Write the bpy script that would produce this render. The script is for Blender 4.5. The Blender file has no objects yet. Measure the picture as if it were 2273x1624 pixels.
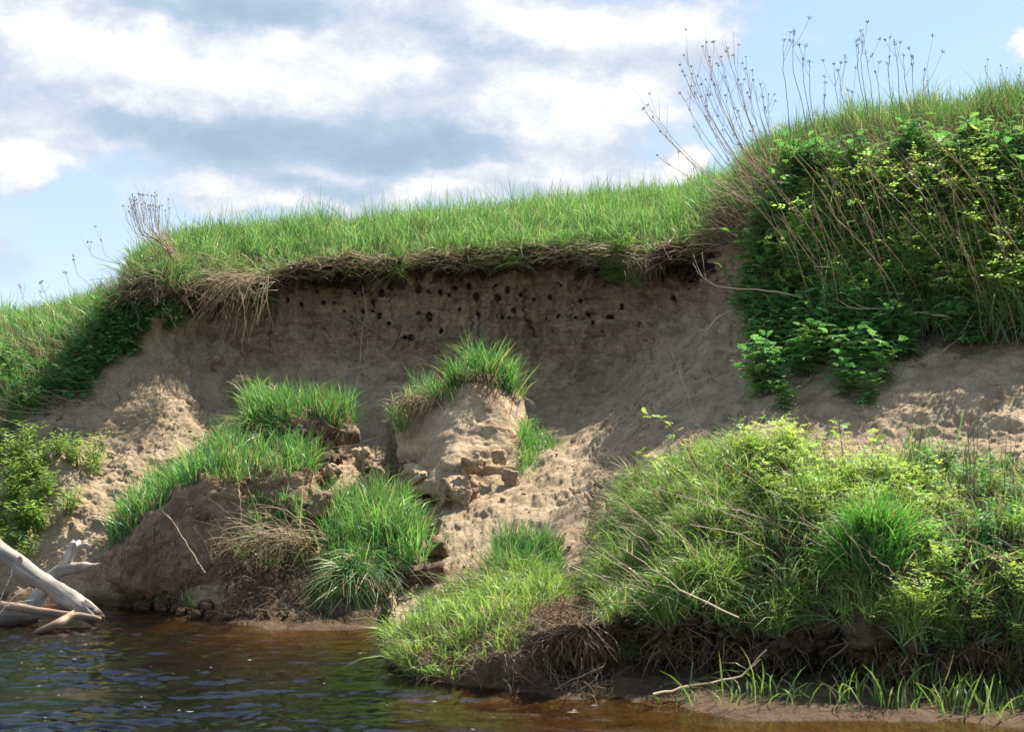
import bpy, bmesh, math, random
import numpy as np
from mathutils import Vector

rng = np.random.default_rng(11)
random.seed(5)
C = bpy.context.scene.collection
scn = bpy.context.scene

# ------------------------------------------------------------------ camera
FD, CX, YH, CAMZ = 3030.0, 1136.5, 1021.0, 1.4     # layout units: photo measured 2273 px wide
def W(px, py, Y):
    return np.array([(px-CX)*Y/FD, Y, CAMZ+(YH-py)*Y/FD])
cam = bpy.data.cameras.new('camera'); co = bpy.data.objects.new('camera', cam); C.objects.link(co)
co.location = (0, 0, CAMZ); co.rotation_euler = (math.radians(90), 0, 0)
cam.sensor_width = 36; cam.lens = 36*FD/2273; cam.shift_y = (YH-812)/2273
cam.clip_end = 3000; cam.clip_start = .1
cam.dof.use_dof = True; cam.dof.focus_distance = 15.5; cam.dof.aperture_fstop = 5.0
scn.camera = co

# ------------------------------------------------------------------ sky and sun
SUN_EL, SUN_AZ = math.radians(55), math.radians(47)   # azimuth measured from +Y towards +X
scn.view_settings.view_transform = 'Standard'; scn.view_settings.look = 'None'
scn.view_settings.exposure = 1.33; scn.view_settings.gamma = 1
world = bpy.data.worlds.new('World'); scn.world = world; world.use_nodes = True
nt = world.node_tree; nt.nodes.clear()
def N(t, **k):
    n = nt.nodes.new(t)
    for a, b in k.items(): setattr(n, a, b)
    return n
def L(a, b): nt.links.new(a, b)
def mth(op, a, b=None, c=None, clamp=False):
    n = N('ShaderNodeMath', operation=op, use_clamp=clamp)
    for i, v in enumerate((a, b, c)):
        if v is None: continue
        if isinstance(v, (int, float)): n.inputs[i].default_value = v
        else: L(v, n.inputs[i])
    return n.outputs[0]
sky = N('ShaderNodeTexSky', sky_type='NISHITA', sun_disc=False)
sky.sun_elevation = SUN_EL; sky.sun_rotation = SUN_AZ; sky.air_density = 1.0; sky.dust_density = .5; sky.ozone_density = 2.5
tc = N('ShaderNodeTexCoord')
sep = N('ShaderNodeSeparateXYZ'); L(tc.outputs['Generated'], sep.inputs[0])
az = mth('ARCTAN2', sep.outputs[0], sep.outputs[1])
el = mth('ARCSINE', sep.outputs[2])
cmb = N('ShaderNodeCombineXYZ'); L(az, cmb.inputs[0]); L(el, cmb.inputs[1])
def noise(vec, scale, detail, rough=.55, sx=1, sy=1, off=0.0):
    m = N('ShaderNodeMapping'); m.inputs['Scale'].default_value = (sx, sy, 1); m.inputs['Location'].default_value = (off, off*.7, off)
    L(vec, m.inputs[0])
    n = N('ShaderNodeTexNoise'); n.inputs['Scale'].default_value = scale; n.inputs['Detail'].default_value = detail
    n.inputs['Roughness'].default_value = rough; L(m.outputs[0], n.inputs[0]); return n
# warp coordinates so that blob outlines billow
wn = noise(cmb.outputs[0], 9, 7, .6, 1, 1.5, 3.1)
wsub = N('ShaderNodeVectorMath', operation='SUBTRACT'); L(wn.outputs['Color'], wsub.inputs[0]); wsub.inputs[1].default_value = (.5, .5, .5)
wmul = N('ShaderNodeVectorMath', operation='MULTIPLY'); L(wsub.outputs[0], wmul.inputs[0]); wmul.inputs[1].default_value = (.16, .07, 0)
wadd = N('ShaderNodeVectorMath', operation='ADD'); L(cmb.outputs[0], wadd.inputs[0]); L(wmul.outputs[0], wadd.inputs[1])
warp = wadd.outputs[0]
def blobs(lst):
    acc = None
    for (px, py, rx, ry, w) in lst:
        a0 = math.atan((px-CX)/FD); e0 = math.atan((YH-py)/math.hypot(FD, px-CX))
        ra, re = rx/FD, ry/FD
        m = N('ShaderNodeMapping'); m.inputs['Scale'].default_value = (1/ra, 1/re, 0)
        m.inputs['Location'].default_value = (-a0/ra, -e0/re, 0); L(warp, m.inputs[0])
        d = N('ShaderNodeVectorMath', operation='LENGTH'); L(m.outputs[0], d.inputs[0])
        mr = N('ShaderNodeMapRange', interpolation_type='SMOOTHSTEP'); L(d.outputs['Value'], mr.inputs[0])
        mr.inputs[1].default_value = 1.25; mr.inputs[2].default_value = .25; mr.inputs[3].default_value = 0; mr.inputs[4].default_value = w
        acc = mr.outputs[0] if acc is None else mth('ADD', acc, mr.outputs[0])
    return acc
cover = blobs([(420,110,640,190,1),(1150,60,560,150,1),(700,280,640,150,.9),(1180,270,230,150,.8),(20,340,125,105,1),
   (780,410,520,80,.7),(1430,90,210,110,.8),(1420,330,180,90,.4),(1530,380,120,70,1.0),(1480,220,140,70,.55),(2260,130,60,50,.8),
   (600,450,300,50,.5),(10,600,60,70,.45),(0,120,300,160,.8),(1230,400,250,70,.5),(-900,200,700,300,.9),(3300,300,600,250,.8),(800,-500,900,250,.5)])
bright = blobs([(120,110,260,80,.9),(640,150,280,75,.8),(330,190,200,60,.5),(1330,50,330,80,1.1),(1200,255,180,90,.95),(30,350,120,70,1.0),
   (450,400,150,35,.6),(640,455,160,32,.8),(930,420,110,30,.7),(1530,370,120,60,1.1),(1180,380,240,45,.6),(1430,235,120,50,.7),(2260,130,70,50,.8),
   (900,130,180,60,.4),(280,295,120,35,.35),(980,20,200,40,.4),(0,60,200,60,.5)])
dark = blobs([(520,30,300,60,.9),(640,300,430,60,1.0),(1000,340,300,40,.9),(1080,120,300,30,.45),(350,260,200,40,.5),(700,400,200,25,.4),(260,60,120,30,.5)])
n1 = noise(cmb.outputs[0], 11, 9, .62, 1, 2.0, 7.3)
n2 = noise(cmb.outputs[0], 3.5, 5, .5, 1, 2.6, 1.7)
cov = mth('ADD', cover, mth('MULTIPLY', mth('SUBTRACT', n1.outputs[0], .5), 1.1))
cov = mth('ADD', cov, mth('MULTIPLY', mth('SUBTRACT', n2.outputs[0], .52), .7))
cov = mth('ADD', cov, mth('MULTIPLY', mth('SUBTRACT', noise(cmb.outputs[0], 26, 8, .65, 1, 1.7, 2.9).outputs[0], .5), .7))
mask = N('ShaderNodeMapRange', interpolation_type='SMOOTHSTEP'); L(cov, mask.inputs[0]); mask.inputs[1].default_value = .05; mask.inputs[2].default_value = .75
sh = mth('SUBTRACT', mth('MULTIPLY', bright, .52), mth('MULTIPLY', dark, .5))
sh = mth('ADD', sh, mth('MULTIPLY', mth('SUBTRACT', n1.outputs[0], .5), 1.1))
n3 = noise(cmb.outputs[0], 26, 8, .65, 1, 1.7, 2.9)
sh = mth('ADD', sh, mth('MULTIPLY', mth('SUBTRACT', n3.outputs[0], .5), 1.1))
sh = mth('ADD', mth('MULTIPLY', sh, .85), .58)
rampn = N('ShaderNodeValToRGB'); L(sh, rampn.inputs[0])
cr = rampn.color_ramp; cr.elements[0].position = 0; cr.elements[0].color = (.38,.51,.66,1)
cr.elements[1].position = 1; cr.elements[1].color = (1.02,1.03,1.06,1)
e = cr.elements.new(.38); e.color = (.48,.60,.76,1)
e = cr.elements.new(.68); e.color = (.70,.76,.86,1)
cs = N('ShaderNodeVectorMath', operation='SCALE'); L(rampn.outputs[0], cs.inputs[0]); cs.inputs['Scale'].default_value = 6.3
# front-lit clouds behind the camera, boosted further as added fill light for the shade
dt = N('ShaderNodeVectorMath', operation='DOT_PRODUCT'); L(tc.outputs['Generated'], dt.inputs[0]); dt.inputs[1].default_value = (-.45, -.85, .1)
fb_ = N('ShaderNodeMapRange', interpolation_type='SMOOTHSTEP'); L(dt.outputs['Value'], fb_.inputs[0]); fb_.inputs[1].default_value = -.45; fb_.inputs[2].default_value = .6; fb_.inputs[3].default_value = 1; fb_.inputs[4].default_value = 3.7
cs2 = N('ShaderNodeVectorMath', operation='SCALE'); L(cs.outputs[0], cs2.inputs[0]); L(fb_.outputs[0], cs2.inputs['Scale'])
# thin veil towards the horizon
veil = N('ShaderNodeMapRange', interpolation_type='SMOOTHSTEP'); L(el, veil.inputs[0]); veil.inputs[1].default_value = .30; veil.inputs[2].default_value = .02
veil.inputs[3].default_value = .28; veil.inputs[4].default_value = .75
skyc = N('ShaderNodeVectorMath', operation='MULTIPLY'); L(sky.outputs[0], skyc.inputs[0]); skyc.inputs[1].default_value = (1.02, 1.05, 1.0)
mv = N('ShaderNodeMix', data_type='RGBA'); L(veil.outputs[0], mv.inputs[0]); L(skyc.outputs[0], mv.inputs[6]); mv.inputs[7].default_value = (4.6, 5.5, 6.5, 1)
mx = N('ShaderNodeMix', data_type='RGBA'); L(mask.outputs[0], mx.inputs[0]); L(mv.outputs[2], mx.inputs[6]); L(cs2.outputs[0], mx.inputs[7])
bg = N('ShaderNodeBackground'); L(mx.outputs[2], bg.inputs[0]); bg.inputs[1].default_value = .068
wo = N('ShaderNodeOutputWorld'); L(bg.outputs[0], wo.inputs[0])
world.cycles.sampling_method = 'MANUAL'; world.cycles.sample_map_resolution = 512

sd = bpy.data.lights.new('sun', 'SUN'); sd.energy = 5.0; sd.angle = math.radians(.55); sd.color = (1, .94, .85)
so = bpy.data.objects.new('sun', sd); C.objects.link(so)
sv = Vector((math.sin(SUN_AZ)*math.cos(SUN_EL), math.cos(SUN_AZ)*math.cos(SUN_EL), math.sin(SUN_EL)))
so.rotation_euler = sv.to_track_quat('Z', 'Y').to_euler()

def sstep(a, b, x): t = np.clip((x-a)/(b-a), 0, 1); return t*t*(3-2*t)
# ------------------------------------------------------------------ noise (numpy)
_p = rng.permutation(256); _p = np.concatenate([_p, _p, _p])
_g = rng.normal(size=(256, 3)); _g /= np.linalg.norm(_g, axis=1)[:, None]
def perlin(P):
    P = np.asarray(P, dtype=np.float64); i = np.floor(P).astype(np.int64); f = P - i; i &= 255
    u = f*f*f*(f*(f*6-15)+10); out = 0
    for dx in (0, 1):
        for dy in (0, 1):
            for dz in (0, 1):
                h = _p[_p[_p[i[:, 0]+dx]+((i[:, 1]+dy) & 255)]+((i[:, 2]+dz) & 255)]
                d = ((f-(dx, dy, dz))*_g[h]).sum(1)
                w = (u[:, 0] if dx else 1-u[:, 0])*(u[:, 1] if dy else 1-u[:, 1])*(u[:, 2] if dz else 1-u[:, 2])
                out = out + w*d
    return out*1.5
def fbm(P, scale, octv=4, gain=.5, ridged=False, off=0.):
    s = 0; a = 1; P = np.asarray(P)*scale+off
    for k in range(octv):
        n = perlin(P*(2.03**k)+k*17.3)
        s = s + a*((1-2*np.abs(n)) if ridged else n); a *= gain
    return s

def worley(P, scale, seed=0.):
    """cracked facets: returns (facet height, distance to the nearest crack)"""
    P = np.asarray(P)*scale+seed; i = np.floor(P).astype(np.int64); best = np.full(len(P), 9.); sec = np.full(len(P), 9.); ht = np.zeros(len(P))
    for dx in (-1, 0, 1):
        for dy in (-1, 0, 1):
            for dz in (-1, 0, 1):
                c = i+[dx, dy, dz]; h = _p[_p[_p[c[:, 0] & 255]+(c[:, 1] & 255)]+(c[:, 2] & 255)]
                ctr = c+.5+.42*_g[h]; v = P-ctr; dd_ = np.linalg.norm(v, axis=1); hh = _g[(h*7+3) & 255]
                new = hh[:, 0]*.6+.75*(v*_g[(h*13+5) & 255]).sum(1); m = dd_ < best
                sec = np.where(m, best, np.minimum(sec, dd_)); ht = np.where(m, new, ht); best = np.where(m, dd_, best)
    return ht, sec-best
# ------------------------------------------------------------------ object helpers
def tag(o, label=None, cat=None, group=None, kind=None):
    if label: o['label'] = label
    if cat: o['category'] = cat
    if group: o['group'] = group
    if kind: o['kind'] = kind
    return o
def empty(name, loc, label, cat, group=None):
    o = bpy.data.objects.new(name, None); C.objects.link(o); o.location = loc; o.empty_display_size = .1
    return tag(o, label, cat, group)
def mesh_obj(name, verts, faces, mat, tint=None, parent=None, smooth=True, origin=None, uniform=None):
    """faces: (M,k) int array with one k, or a list of such arrays"""
    verts = np.asarray(verts, dtype=np.float32)
    if origin is not None: verts = verts-np.asarray(origin, dtype=np.float32)
    fl = faces if isinstance(faces, list) else [faces]
    fl = [np.asarray(f, dtype=np.int32) for f in fl if len(f)]
    me = bpy.data.meshes.new(name); me.vertices.add(len(verts)); me.vertices.foreach_set('co', verts.ravel())
    nl = sum(f.size for f in fl); nf = sum(len(f) for f in fl)
    me.loops.add(nl); me.loops.foreach_set('vertex_index', np.concatenate([f.ravel() for f in fl]))
    me.polygons.add(nf); starts = []; s = 0
    for f in fl:
        starts.append(s+np.arange(len(f))*f.shape[1]); s += f.size
    me.polygons.foreach_set('loop_start', np.concatenate(starts).astype(np.int32))
    if tint is not None:
        a = me.color_attributes.new('tint', 'FLOAT_COLOR', 'POINT')
        t = np.ones((len(verts), 4), dtype=np.float32); t[:, :3] = tint; a.data.foreach_set('color', t.ravel())
    me.update(calc_edges=True)
    if smooth: me.polygons.foreach_set('use_smooth', np.ones(nf, dtype=bool))
    me.materials.append(mat)
    o = bpy.data.objects.new(name, me); C.objects.link(o)
    if origin is not None and parent is None: o.location = origin
    if parent is not None: o.parent = parent
    return o
class Buf:
    def __init__(s): s.v = []; s.f = {}; s.t = []; s.n = 0
    def add(s, v, f, t):
        v = np.asarray(v).reshape(-1, 3); f = np.asarray(f)
        s.v.append(v); s.f.setdefault(f.shape[1], []).append(f+s.n)
        t = np.asarray(t, dtype=float); s.t.append(np.broadcast_to(t, (len(v), 3)) if t.ndim == 1 else t); s.n += len(v)
    def ribbons(s, P, side, w, tint):
        """P (n,K,3) centre lines, side (n,3), w (n,K), tint (n,3)"""
        n, K = P.shape[:2]; sd = side[:, None, :]*w[..., None]*.5
        V = np.stack([P-sd, P+sd], axis=2).reshape(-1, 3)
        b = (np.arange(n)*K*2)[:, None]+np.arange(K-1)[None]*2
        F = np.stack([b, b+1, b+3, b+2], -1).reshape(-1, 4)
        tt = np.repeat(tint, K*2, axis=0) if tint.ndim == 2 else np.repeat(tint.reshape(-1, 3), 2, axis=0)
        s.add(V, F, tt)
    def tubes(s, P, r, tint, sides=4):
        n, K = P.shape[:2]; T = np.gradient(P, axis=1); T /= np.linalg.norm(T, axis=2, keepdims=True)+1e-9
        ref = np.where(np.abs(T[..., 2:3]) > .9, np.array([1., 0, 0]), np.array([0, 0, 1.]))
        A = np.cross(T, ref); A /= np.linalg.norm(A, axis=2, keepdims=True)+1e-9; B = np.cross(T, A)
        an = np.arange(sides)/sides*2*np.pi
        V = P[:, :, None]+r[..., None, None]*(A[:, :, None]*np.cos(an)[:, None]+B[:, :, None]*np.sin(an)[:, None])
        base = (np.arange(n)*K*sides)[:, None, None]+(np.arange(K-1)*sides)[None, :, None]
        j = np.arange(sides)[None, None]; j2 = (j+1) % sides
        F = np.stack([base+j, base+j2, base+sides+j2, base+sides+j], -1).reshape(-1, 4)
        s.add(V.reshape(-1, 3), F, np.repeat(tint, K*sides, axis=0))
    def obj(s, name, mat, parent=None, smooth=True, origin=None):
        v = np.concatenate(s.v); t = np.concatenate(s.t)
        return mesh_obj(name, v, [np.concatenate(f) for f in s.f.values()], mat, t, parent, smooth, origin)
def nrm(a): return a/(np.linalg.norm(a, axis=-1, keepdims=True)+1e-9)
def inpoly(px, py, poly):
    poly = np.asarray(poly, dtype=float); ins = np.zeros(len(px), bool); j = len(poly)-1
    for i in range(len(poly)):
        xi, yi = poly[i]; xj, yj = poly[j]
        c = ((yi > py) != (yj > py)) & (px < (xj-xi)*(py-yi)/(yj-yi+1e-12)+xi); ins ^= c; j = i
    return ins
def proj(V):
    return CX+V[:, 0]*FD/V[:, 1], YH-(V[:, 2]-CAMZ)*FD/V[:, 1]

# ------------------------------------------------------------------ materials
def mat_new(name):
    m = bpy.data.materials.new(name); m.use_nodes = True; t = m.node_tree; t.nodes.clear()
    return m, t
def node(t, typ, **k):
    n = t.nodes.new(typ)
    for a, b in k.items(): setattr(n, a, b)
    return n
def soil_mat(name, bump=.6, dist=.02, scale=38):
    m, t = mat_new(name); lk = t.links.new
    at = node(t, 'ShaderNodeAttribute', attribute_name='tint'); tc = node(t, 'ShaderNodeTexCoord')
    geo = node(t, 'ShaderNodeNewGeometry')
    n1 = node(t, 'ShaderNodeTexNoise'); n1.inputs['Scale'].default_value = 5; n1.inputs['Detail'].default_value = 9; n1.inputs['Roughness'].default_value = .68; lk(geo.outputs['Position'], n1.inputs[0])
    n2 = node(t, 'ShaderNodeTexNoise'); n2.inputs['Scale'].default_value = scale; n2.inputs['Detail'].default_value = 6; n2.inputs['Roughness'].default_value = .7; lk(geo.outputs['Position'], n2.inputs[0])
    mr = node(t, 'ShaderNodeMapRange'); lk(n1.outputs[0], mr.inputs[0]); mr.inputs[1].default_value = .3; mr.inputs[2].default_value = .7; mr.inputs[3].default_value = .62; mr.inputs[4].default_value = 1.32
    mr2 = node(t, 'ShaderNodeMapRange'); lk(n2.outputs[0], mr2.inputs[0]); mr2.inputs[1].default_value = .3; mr2.inputs[2].default_value = .7; mr2.inputs[3].default_value = .70; mr2.inputs[4].default_value = 1.26
    mu = node(t, 'ShaderNodeMath', operation='MULTIPLY'); lk(mr.outputs[0], mu.inputs[0]); lk(mr2.outputs[0], mu.inputs[1])
    sc = node(t, 'ShaderNodeVectorMath', operation='SCALE'); lk(at.outputs['Color'], sc.inputs[0]); lk(mu.outputs[0], sc.inputs['Scale'])
    bs = node(t, 'ShaderNodeBsdfPrincipled'); lk(sc.outputs[0], bs.inputs['Base Color']); bs.inputs['Roughness'].default_value = .92
    bs.inputs['Specular IOR Level'].default_value = .15
    ad = node(t, 'ShaderNodeMath', operation='ADD'); lk(n2.outputs[0], ad.inputs[0]); lk(n1.outputs[0], ad.inputs[1])
    bp = node(t, 'ShaderNodeBump'); bp.inputs['Strength'].default_value = bump; bp.inputs['Distance'].default_value = dist; lk(ad.outputs[0], bp.inputs['Height']); lk(bp.outputs[0], bs.inputs['Normal'])
    o = node(t, 'ShaderNodeOutputMaterial'); lk(bs.outputs[0], o.inputs[0]); return m
def leaf_mat(name, trans=.45, gloss=.06, rough=.4, var=.25):
    m, t = mat_new(name); lk = t.links.new
    at = node(t, 'ShaderNodeAttribute', attribute_name='tint'); geo = node(t, 'ShaderNodeNewGeometry')
    n1 = node(t, 'ShaderNodeTexNoise'); n1.inputs['Scale'].default_value = 2.2; n1.inputs['Detail'].default_value = 4; lk(geo.outputs['Position'], n1.inputs[0])
    mr = node(t, 'ShaderNodeMapRange'); lk(n1.outputs[0], mr.inputs[0]); mr.inputs[1].default_value = .3; mr.inputs[2].default_value = .7; mr.inputs[3].default_value = 1-var; mr.inputs[4].default_value = 1+var
    sc = node(t, 'ShaderNodeVectorMath', operation='SCALE'); lk(at.outputs['Color'], sc.inputs[0]); lk(mr.outputs[0], sc.inputs['Scale'])
    d = node(t, 'ShaderNodeBsdfDiffuse'); lk(sc.outputs[0], d.inputs[0])
    tr = node(t, 'ShaderNodeBsdfTranslucent')
    tm = node(t, 'ShaderNodeVectorMath', operation='MULTIPLY'); lk(sc.outputs[0], tm.inputs[0]); tm.inputs[1].default_value = (1.12, 1.12, .75); lk(tm.outputs[0], tr.inputs[0])
    mx = node(t, 'ShaderNodeMixShader'); mx.inputs[0].default_value = trans; lk(d.outputs[0], mx.inputs[1]); lk(tr.outputs[0], mx.inputs[2])
    g = node(t, 'ShaderNodeBsdfGlossy'); g.inputs['Roughness'].default_value = rough; g.inputs['Color'].default_value = (.9,.95,.85,1)
    m2 = node(t, 'ShaderNodeMixShader'); m2.inputs[0].default_value = gloss; lk(mx.outputs[0], m2.inputs[1]); lk(g.outputs[0], m2.inputs[2])
    o = node(t, 'ShaderNodeOutputMaterial'); lk(m2.outputs[0], o.inputs[0]); return m
def bark_mat(name):
    m, t = mat_new(name); lk = t.links.new
    at = node(t, 'ShaderNodeAttribute', attribute_name='tint'); tc = node(t, 'ShaderNodeTexCoord')
    uv = node(t, 'ShaderNodeAttribute', attribute_name='grain')
    n1 = node(t, 'ShaderNodeTexNoise'); n1.inputs['Scale'].default_value = 14; n1.inputs['Detail'].default_value = 7; n1.inputs['Roughness'].default_value = .65; lk(uv.outputs['Vector'], n1.inputs[0])
    n2 = node(t, 'ShaderNodeTexNoise'); n2.inputs['Scale'].default_value = 7; n2.inputs['Detail'].default_value = 5; lk(tc.outputs['Object'], n2.inputs[0])
    mr = node(t, 'ShaderNodeMapRange'); lk(n1.outputs[0], mr.inputs[0]); mr.inputs[1].default_value = .3; mr.inputs[2].default_value = .7; mr.inputs[3].default_value = .38; mr.inputs[4].default_value = 1.25
    mr2 = node(t, 'ShaderNodeMapRange'); lk(n2.outputs[0], mr2.inputs[0]); mr2.inputs[1].default_value = .35; mr2.inputs[2].default_value = .65; mr2.inputs[3].default_value = .7; mr2.inputs[4].default_value = 1.15
    mu = node(t, 'ShaderNodeMath', operation='MULTIPLY'); lk(mr.outputs[0], mu.inputs[0]); lk(mr2.outputs[0], mu.inputs[1])
    sc = node(t, 'ShaderNodeVectorMath', operation='SCALE'); lk(at.outputs['Color'], sc.inputs[0]); lk(mu.outputs[0], sc.inputs['Scale'])
    bs = node(t, 'ShaderNodeBsdfPrincipled'); lk(sc.outputs[0], bs.inputs['Base Color']); bs.inputs['Roughness'].default_value = .7
    bp = node(t, 'ShaderNodeBump'); bp.inputs['Strength'].default_value = .7; bp.inputs['Distance'].default_value = .012; lk(n1.outputs[0], bp.inputs['Height']); lk(bp.outputs[0], bs.inputs['Normal'])
    o = node(t, 'ShaderNodeOutputMaterial'); lk(bs.outputs[0], o.inputs[0]); return m
M_SOIL = soil_mat('sandy_soil', .8, .035, 45); M_CLOD = soil_mat('crumbly_earth', .8, .03, 30)
M_GRASS = leaf_mat('green_grass', .5, .045, .45); M_LEAF = leaf_mat('green_leaf', .52, .03, .5); M_STRAW = leaf_mat('dry_straw', .15, .03, .5, .2)
M_WOOD = bark_mat('weathered_wood')
SAND = np.array([.41, .305, .195]); HUMUS = np.array([.060, .038, .024]); WET = np.array([.11, .072, .042]); BROWN = np.array([.20, .135, .085])
LITTER = np.array([.085, .058, .036])

# ------------------------------------------------------------------ terrain sheet
# each column: photo x; then (py, Y) of the feature lines from the shore up to the skyline
def sh_(py): return (py, 4242/(py-1021))
T = {
-300: [sh_(1330),(1315,13.8),(1295,13.9),(1250,14.1),(1150,14.5),(1050,15),(985,15.3),(900,15.8),(850,16.1),(820,16.3),(795,16.5),(775,16.8),(755,17.3),(735,18.5)],
0:    [sh_(1340),(1320,13.4),(1300,13.5),(1250,13.6),(1150,14),(1050,14.5),(985,14.9),(900,15.3),(850,15.6),(820,15.8),(790,16),(763,16.3),(740,16.8),(722,18)],
130:  [sh_(1342),(1325,13.3),(1305,13.4),(1260,13.5),(1180,13.8),(1100,14.1),(1030,14.4),(960,14.9),(890,15.3),(840,15.6),(800,15.8),(765,16.1),(735,16.6),(710,18)],
240:  [sh_(1345),(1330,13.2),(1310,13.2),(1270,13.3),(1200,13.6),(1120,14),(1050,14.5),(960,15),(870,15.4),(810,15.6),(755,15.7),(715,15.8),(690,16.2),(672,17)],
280:  [sh_(1347),(1333,13.0),(1315,13.1),(1275,13.2),(1205,13.6),(1125,14),(1045,14.5),(950,15.1),(850,15.5),(785,15.7),(715,15.75),(665,15.6),(640,16),(622,16.8)],
330:  [sh_(1350),(1335,12.9),(1315,13.0),(1280,13.1),(1210,13.5),(1130,14),(1040,14.6),(940,15.2),(830,15.7),(760,15.8),(690,15.8),(630,15.55),(605,15.9),(585,16.6)],
400:  [sh_(1362),(1345,12.6),(1325,12.7),(1290,12.9),(1220,13.4),(1135,14),(1040,14.7),(930,15.5),(800,16.1),(740,16.25),(690,16.25),(640,15.8),(590,16.2),(552,17.2)],
470:  [sh_(1372),(1355,12.3),(1335,12.4),(1300,12.7),(1230,13.3),(1140,14.1),(1040,15),(920,15.9),(790,16.5),(730,16.75),(690,16.8),(638,16.2),(585,16.5),(540,17.8)],
560:  [sh_(1385),(1370,11.9),(1350,12.0),(1315,12.4),(1240,13.1),(1150,14),(1040,15),(930,16),(825,16.8),(740,17),(665,17.1),(632,16.7),(580,16.9),(532,18.4)],
700:  [sh_(1393),(1378,11.6),(1358,11.8),(1325,12.2),(1250,13),(1160,13.9),(1050,15),(930,16.2),(815,17),(720,17.15),(640,17.25),(590,16.85),(562,17.1),(522,19)],
855:  [sh_(1396),(1382,11.5),(1365,11.7),(1330,12.0),(1255,12.8),(1170,13.7),(1060,14.9),(940,16.1),(820,17),(720,17.2),(640,17.3),(583,16.85),(555,17.1),(512,19.2)],
885:  [sh_(1493),(1475,9.0),(1450,9.2),(1425,9.6),(1400,10.3),(1365,11.2),(1240,13),(1020,15.4),(825,17),(720,17.2),(640,17.3),(582,16.85),(553,17.1),(510,19.3)],
1000: [sh_(1522),(1500,8.5),(1460,8.6),(1430,8.9),(1365,9.8),(1335,11),(1180,12.9),(1000,15.3),(835,17),(720,17.2),(635,17.3),(571,16.85),(545,17.1),(500,19.6)],
1150: [sh_(1535),(1512,8.35),(1460,8.35),(1410,8.5),(1325,9.7),(1285,10.8),(1150,12.6),(980,15),(855,17),(720,17.3),(635,17.3),(563,16.85),(540,17.1),(482,20)],
1300: [sh_(1550),(1520,8.3),(1460,8.78),(1390,8.2),(1370,9.2),(1325,10.4),(1120,12.3),(950,14.8),(850,16.8),(720,17.1),(640,17.15),(560,16.7),(530,17),(467,20.4)],
1380: [sh_(1556),(1508,8.3),(1460,8.90),(1390,8.57),(1335,9.1),(1265,9.9),(1130,11.5),(930,14.2),(840,16.4),(720,16.8),(640,16.9),(562,16.5),(528,16.8),(460,20.6)],
1450: [sh_(1566),(1513,8.25),(1460,8.85),(1395,8.47),(1285,8.9),(1180,9.8),(1080,11),(910,13.6),(795,15.8),(710,16.4),(640,16.55),(562,16.2),(525,16.5),(455,20.6)],
1540: [sh_(1576),(1513,8.25),(1465,8.85),(1400,8.42),(1220,8.8),(1110,9.7),(1040,11),(880,13.3),(750,15.2),(690,15.8),(630,16.1),(558,15.85),(515,16.2),(450,20.5)],
1598: [sh_(1585),(1516,8.2),(1465,8.80),(1400,8.42),(1180,8.8),(1070,9.6),(1015,10.9),(860,13),(720,14.9),(660,15.4),(600,15.6),(540,15.6),(500,15.8),(445,18)],
1640: [sh_(1588),(1518,8.2),(1465,8.80),(1400,8.42),(1175,8.8),(1062,9.6),(1005,10.9),(850,12.8),(720,14),(640,14.5),(560,14.7),(500,14.70),(470,15.00),(430,16.00)],
1700: [sh_(1590),(1520,8.15),(1470,8.75),(1400,8.37),(1170,8.8),(1055,9.6),(990,10.8),(850,12.3),(740,13.2),(640,13.6),(540,13.9),(465,14.20),(411,14.60),(349,15.40)],
1800: [sh_(1592),(1523,8.1),(1475,8.70),(1400,8.32),(1170,8.7),(1045,9.6),(985,10.8),(860,11.9),(740,12.8),(630,13.2),(520,13.6),(410,14),(369,14.40),(312,15.00)],
1950: [sh_(1595),(1528,8.0),(1480,8.60),(1410,8.10),(1180,8.6),(1085,9.60),(1002,10.60),(870,11.5),(760,12.3),(640,12.8),(510,13.2),(395,13.6),(341,14.00),(283,14.80)],
2100: [sh_(1600),(1536,7.9),(1490,8.50),(1420,8.05),(1200,8.5),(1125,9.40),(1035,10.40),(880,11.2),(770,11.9),(640,12.4),(500,12.8),(375,13.2),(323,13.70),(263,14.40)],
2273: [sh_(1612),(1543,7.75),(1495,8.35),(1425,7.95),(1225,8.3),(1140,9.20),(1065,10.00),(890,10.9),(785,11.6),(640,12.1),(500,12.5),(365,13),(303,13.50),(239,14.20)],
2650: [sh_(1640),(1580,7.3),(1510,7.4),(1440,7.3),(1250,7.9),(1150,8.70),(1065,9.50),(900,10.4),(785,11),(640,11.5),(500,11.9),(365,12.4),(303,12.90),(232,13.50)],
}
def pchip(x, y, xi):
    x = np.asarray(x, float); y = np.asarray(y, float); h = np.diff(x); sh = (-1,)+(1,)*(y.ndim-1)
    d = np.diff(y, axis=0)/h.reshape(sh); m = np.zeros_like(y)
    a, b = d[:-1], d[1:]; pr = a*b > 0
    w1 = (2*h[1:]+h[:-1]).reshape(sh); w2 = (h[1:]+2*h[:-1]).reshape(sh)
    with np.errstate(all='ignore'): hm = (w1+w2)/(w1/a+w2/b)
    m[1:-1] = np.where(pr, hm, 0); m[0] = d[0]; m[-1] = d[-1]
    k = np.clip(np.searchsorted(x, xi)-1, 0, len(x)-2); t = ((xi-x[k])/h[k]).reshape(sh); H = h[k].reshape(sh)
    return y[k]*(2*t**3-3*t**2+1)+m[k]*H*(t**3-2*t**2+t)+y[k+1]*(-2*t**3+3*t**2)+m[k+1]*H*(t**3-t**2)
tx = sorted(T); tab = np.array([T[k] for k in tx], float)          # (cols, 14, 2)
cols = np.concatenate([np.linspace(-300, -120, 30, endpoint=False), np.arange(-120, 2400, 2.25), np.linspace(2400, 2650, 50)])
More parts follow.
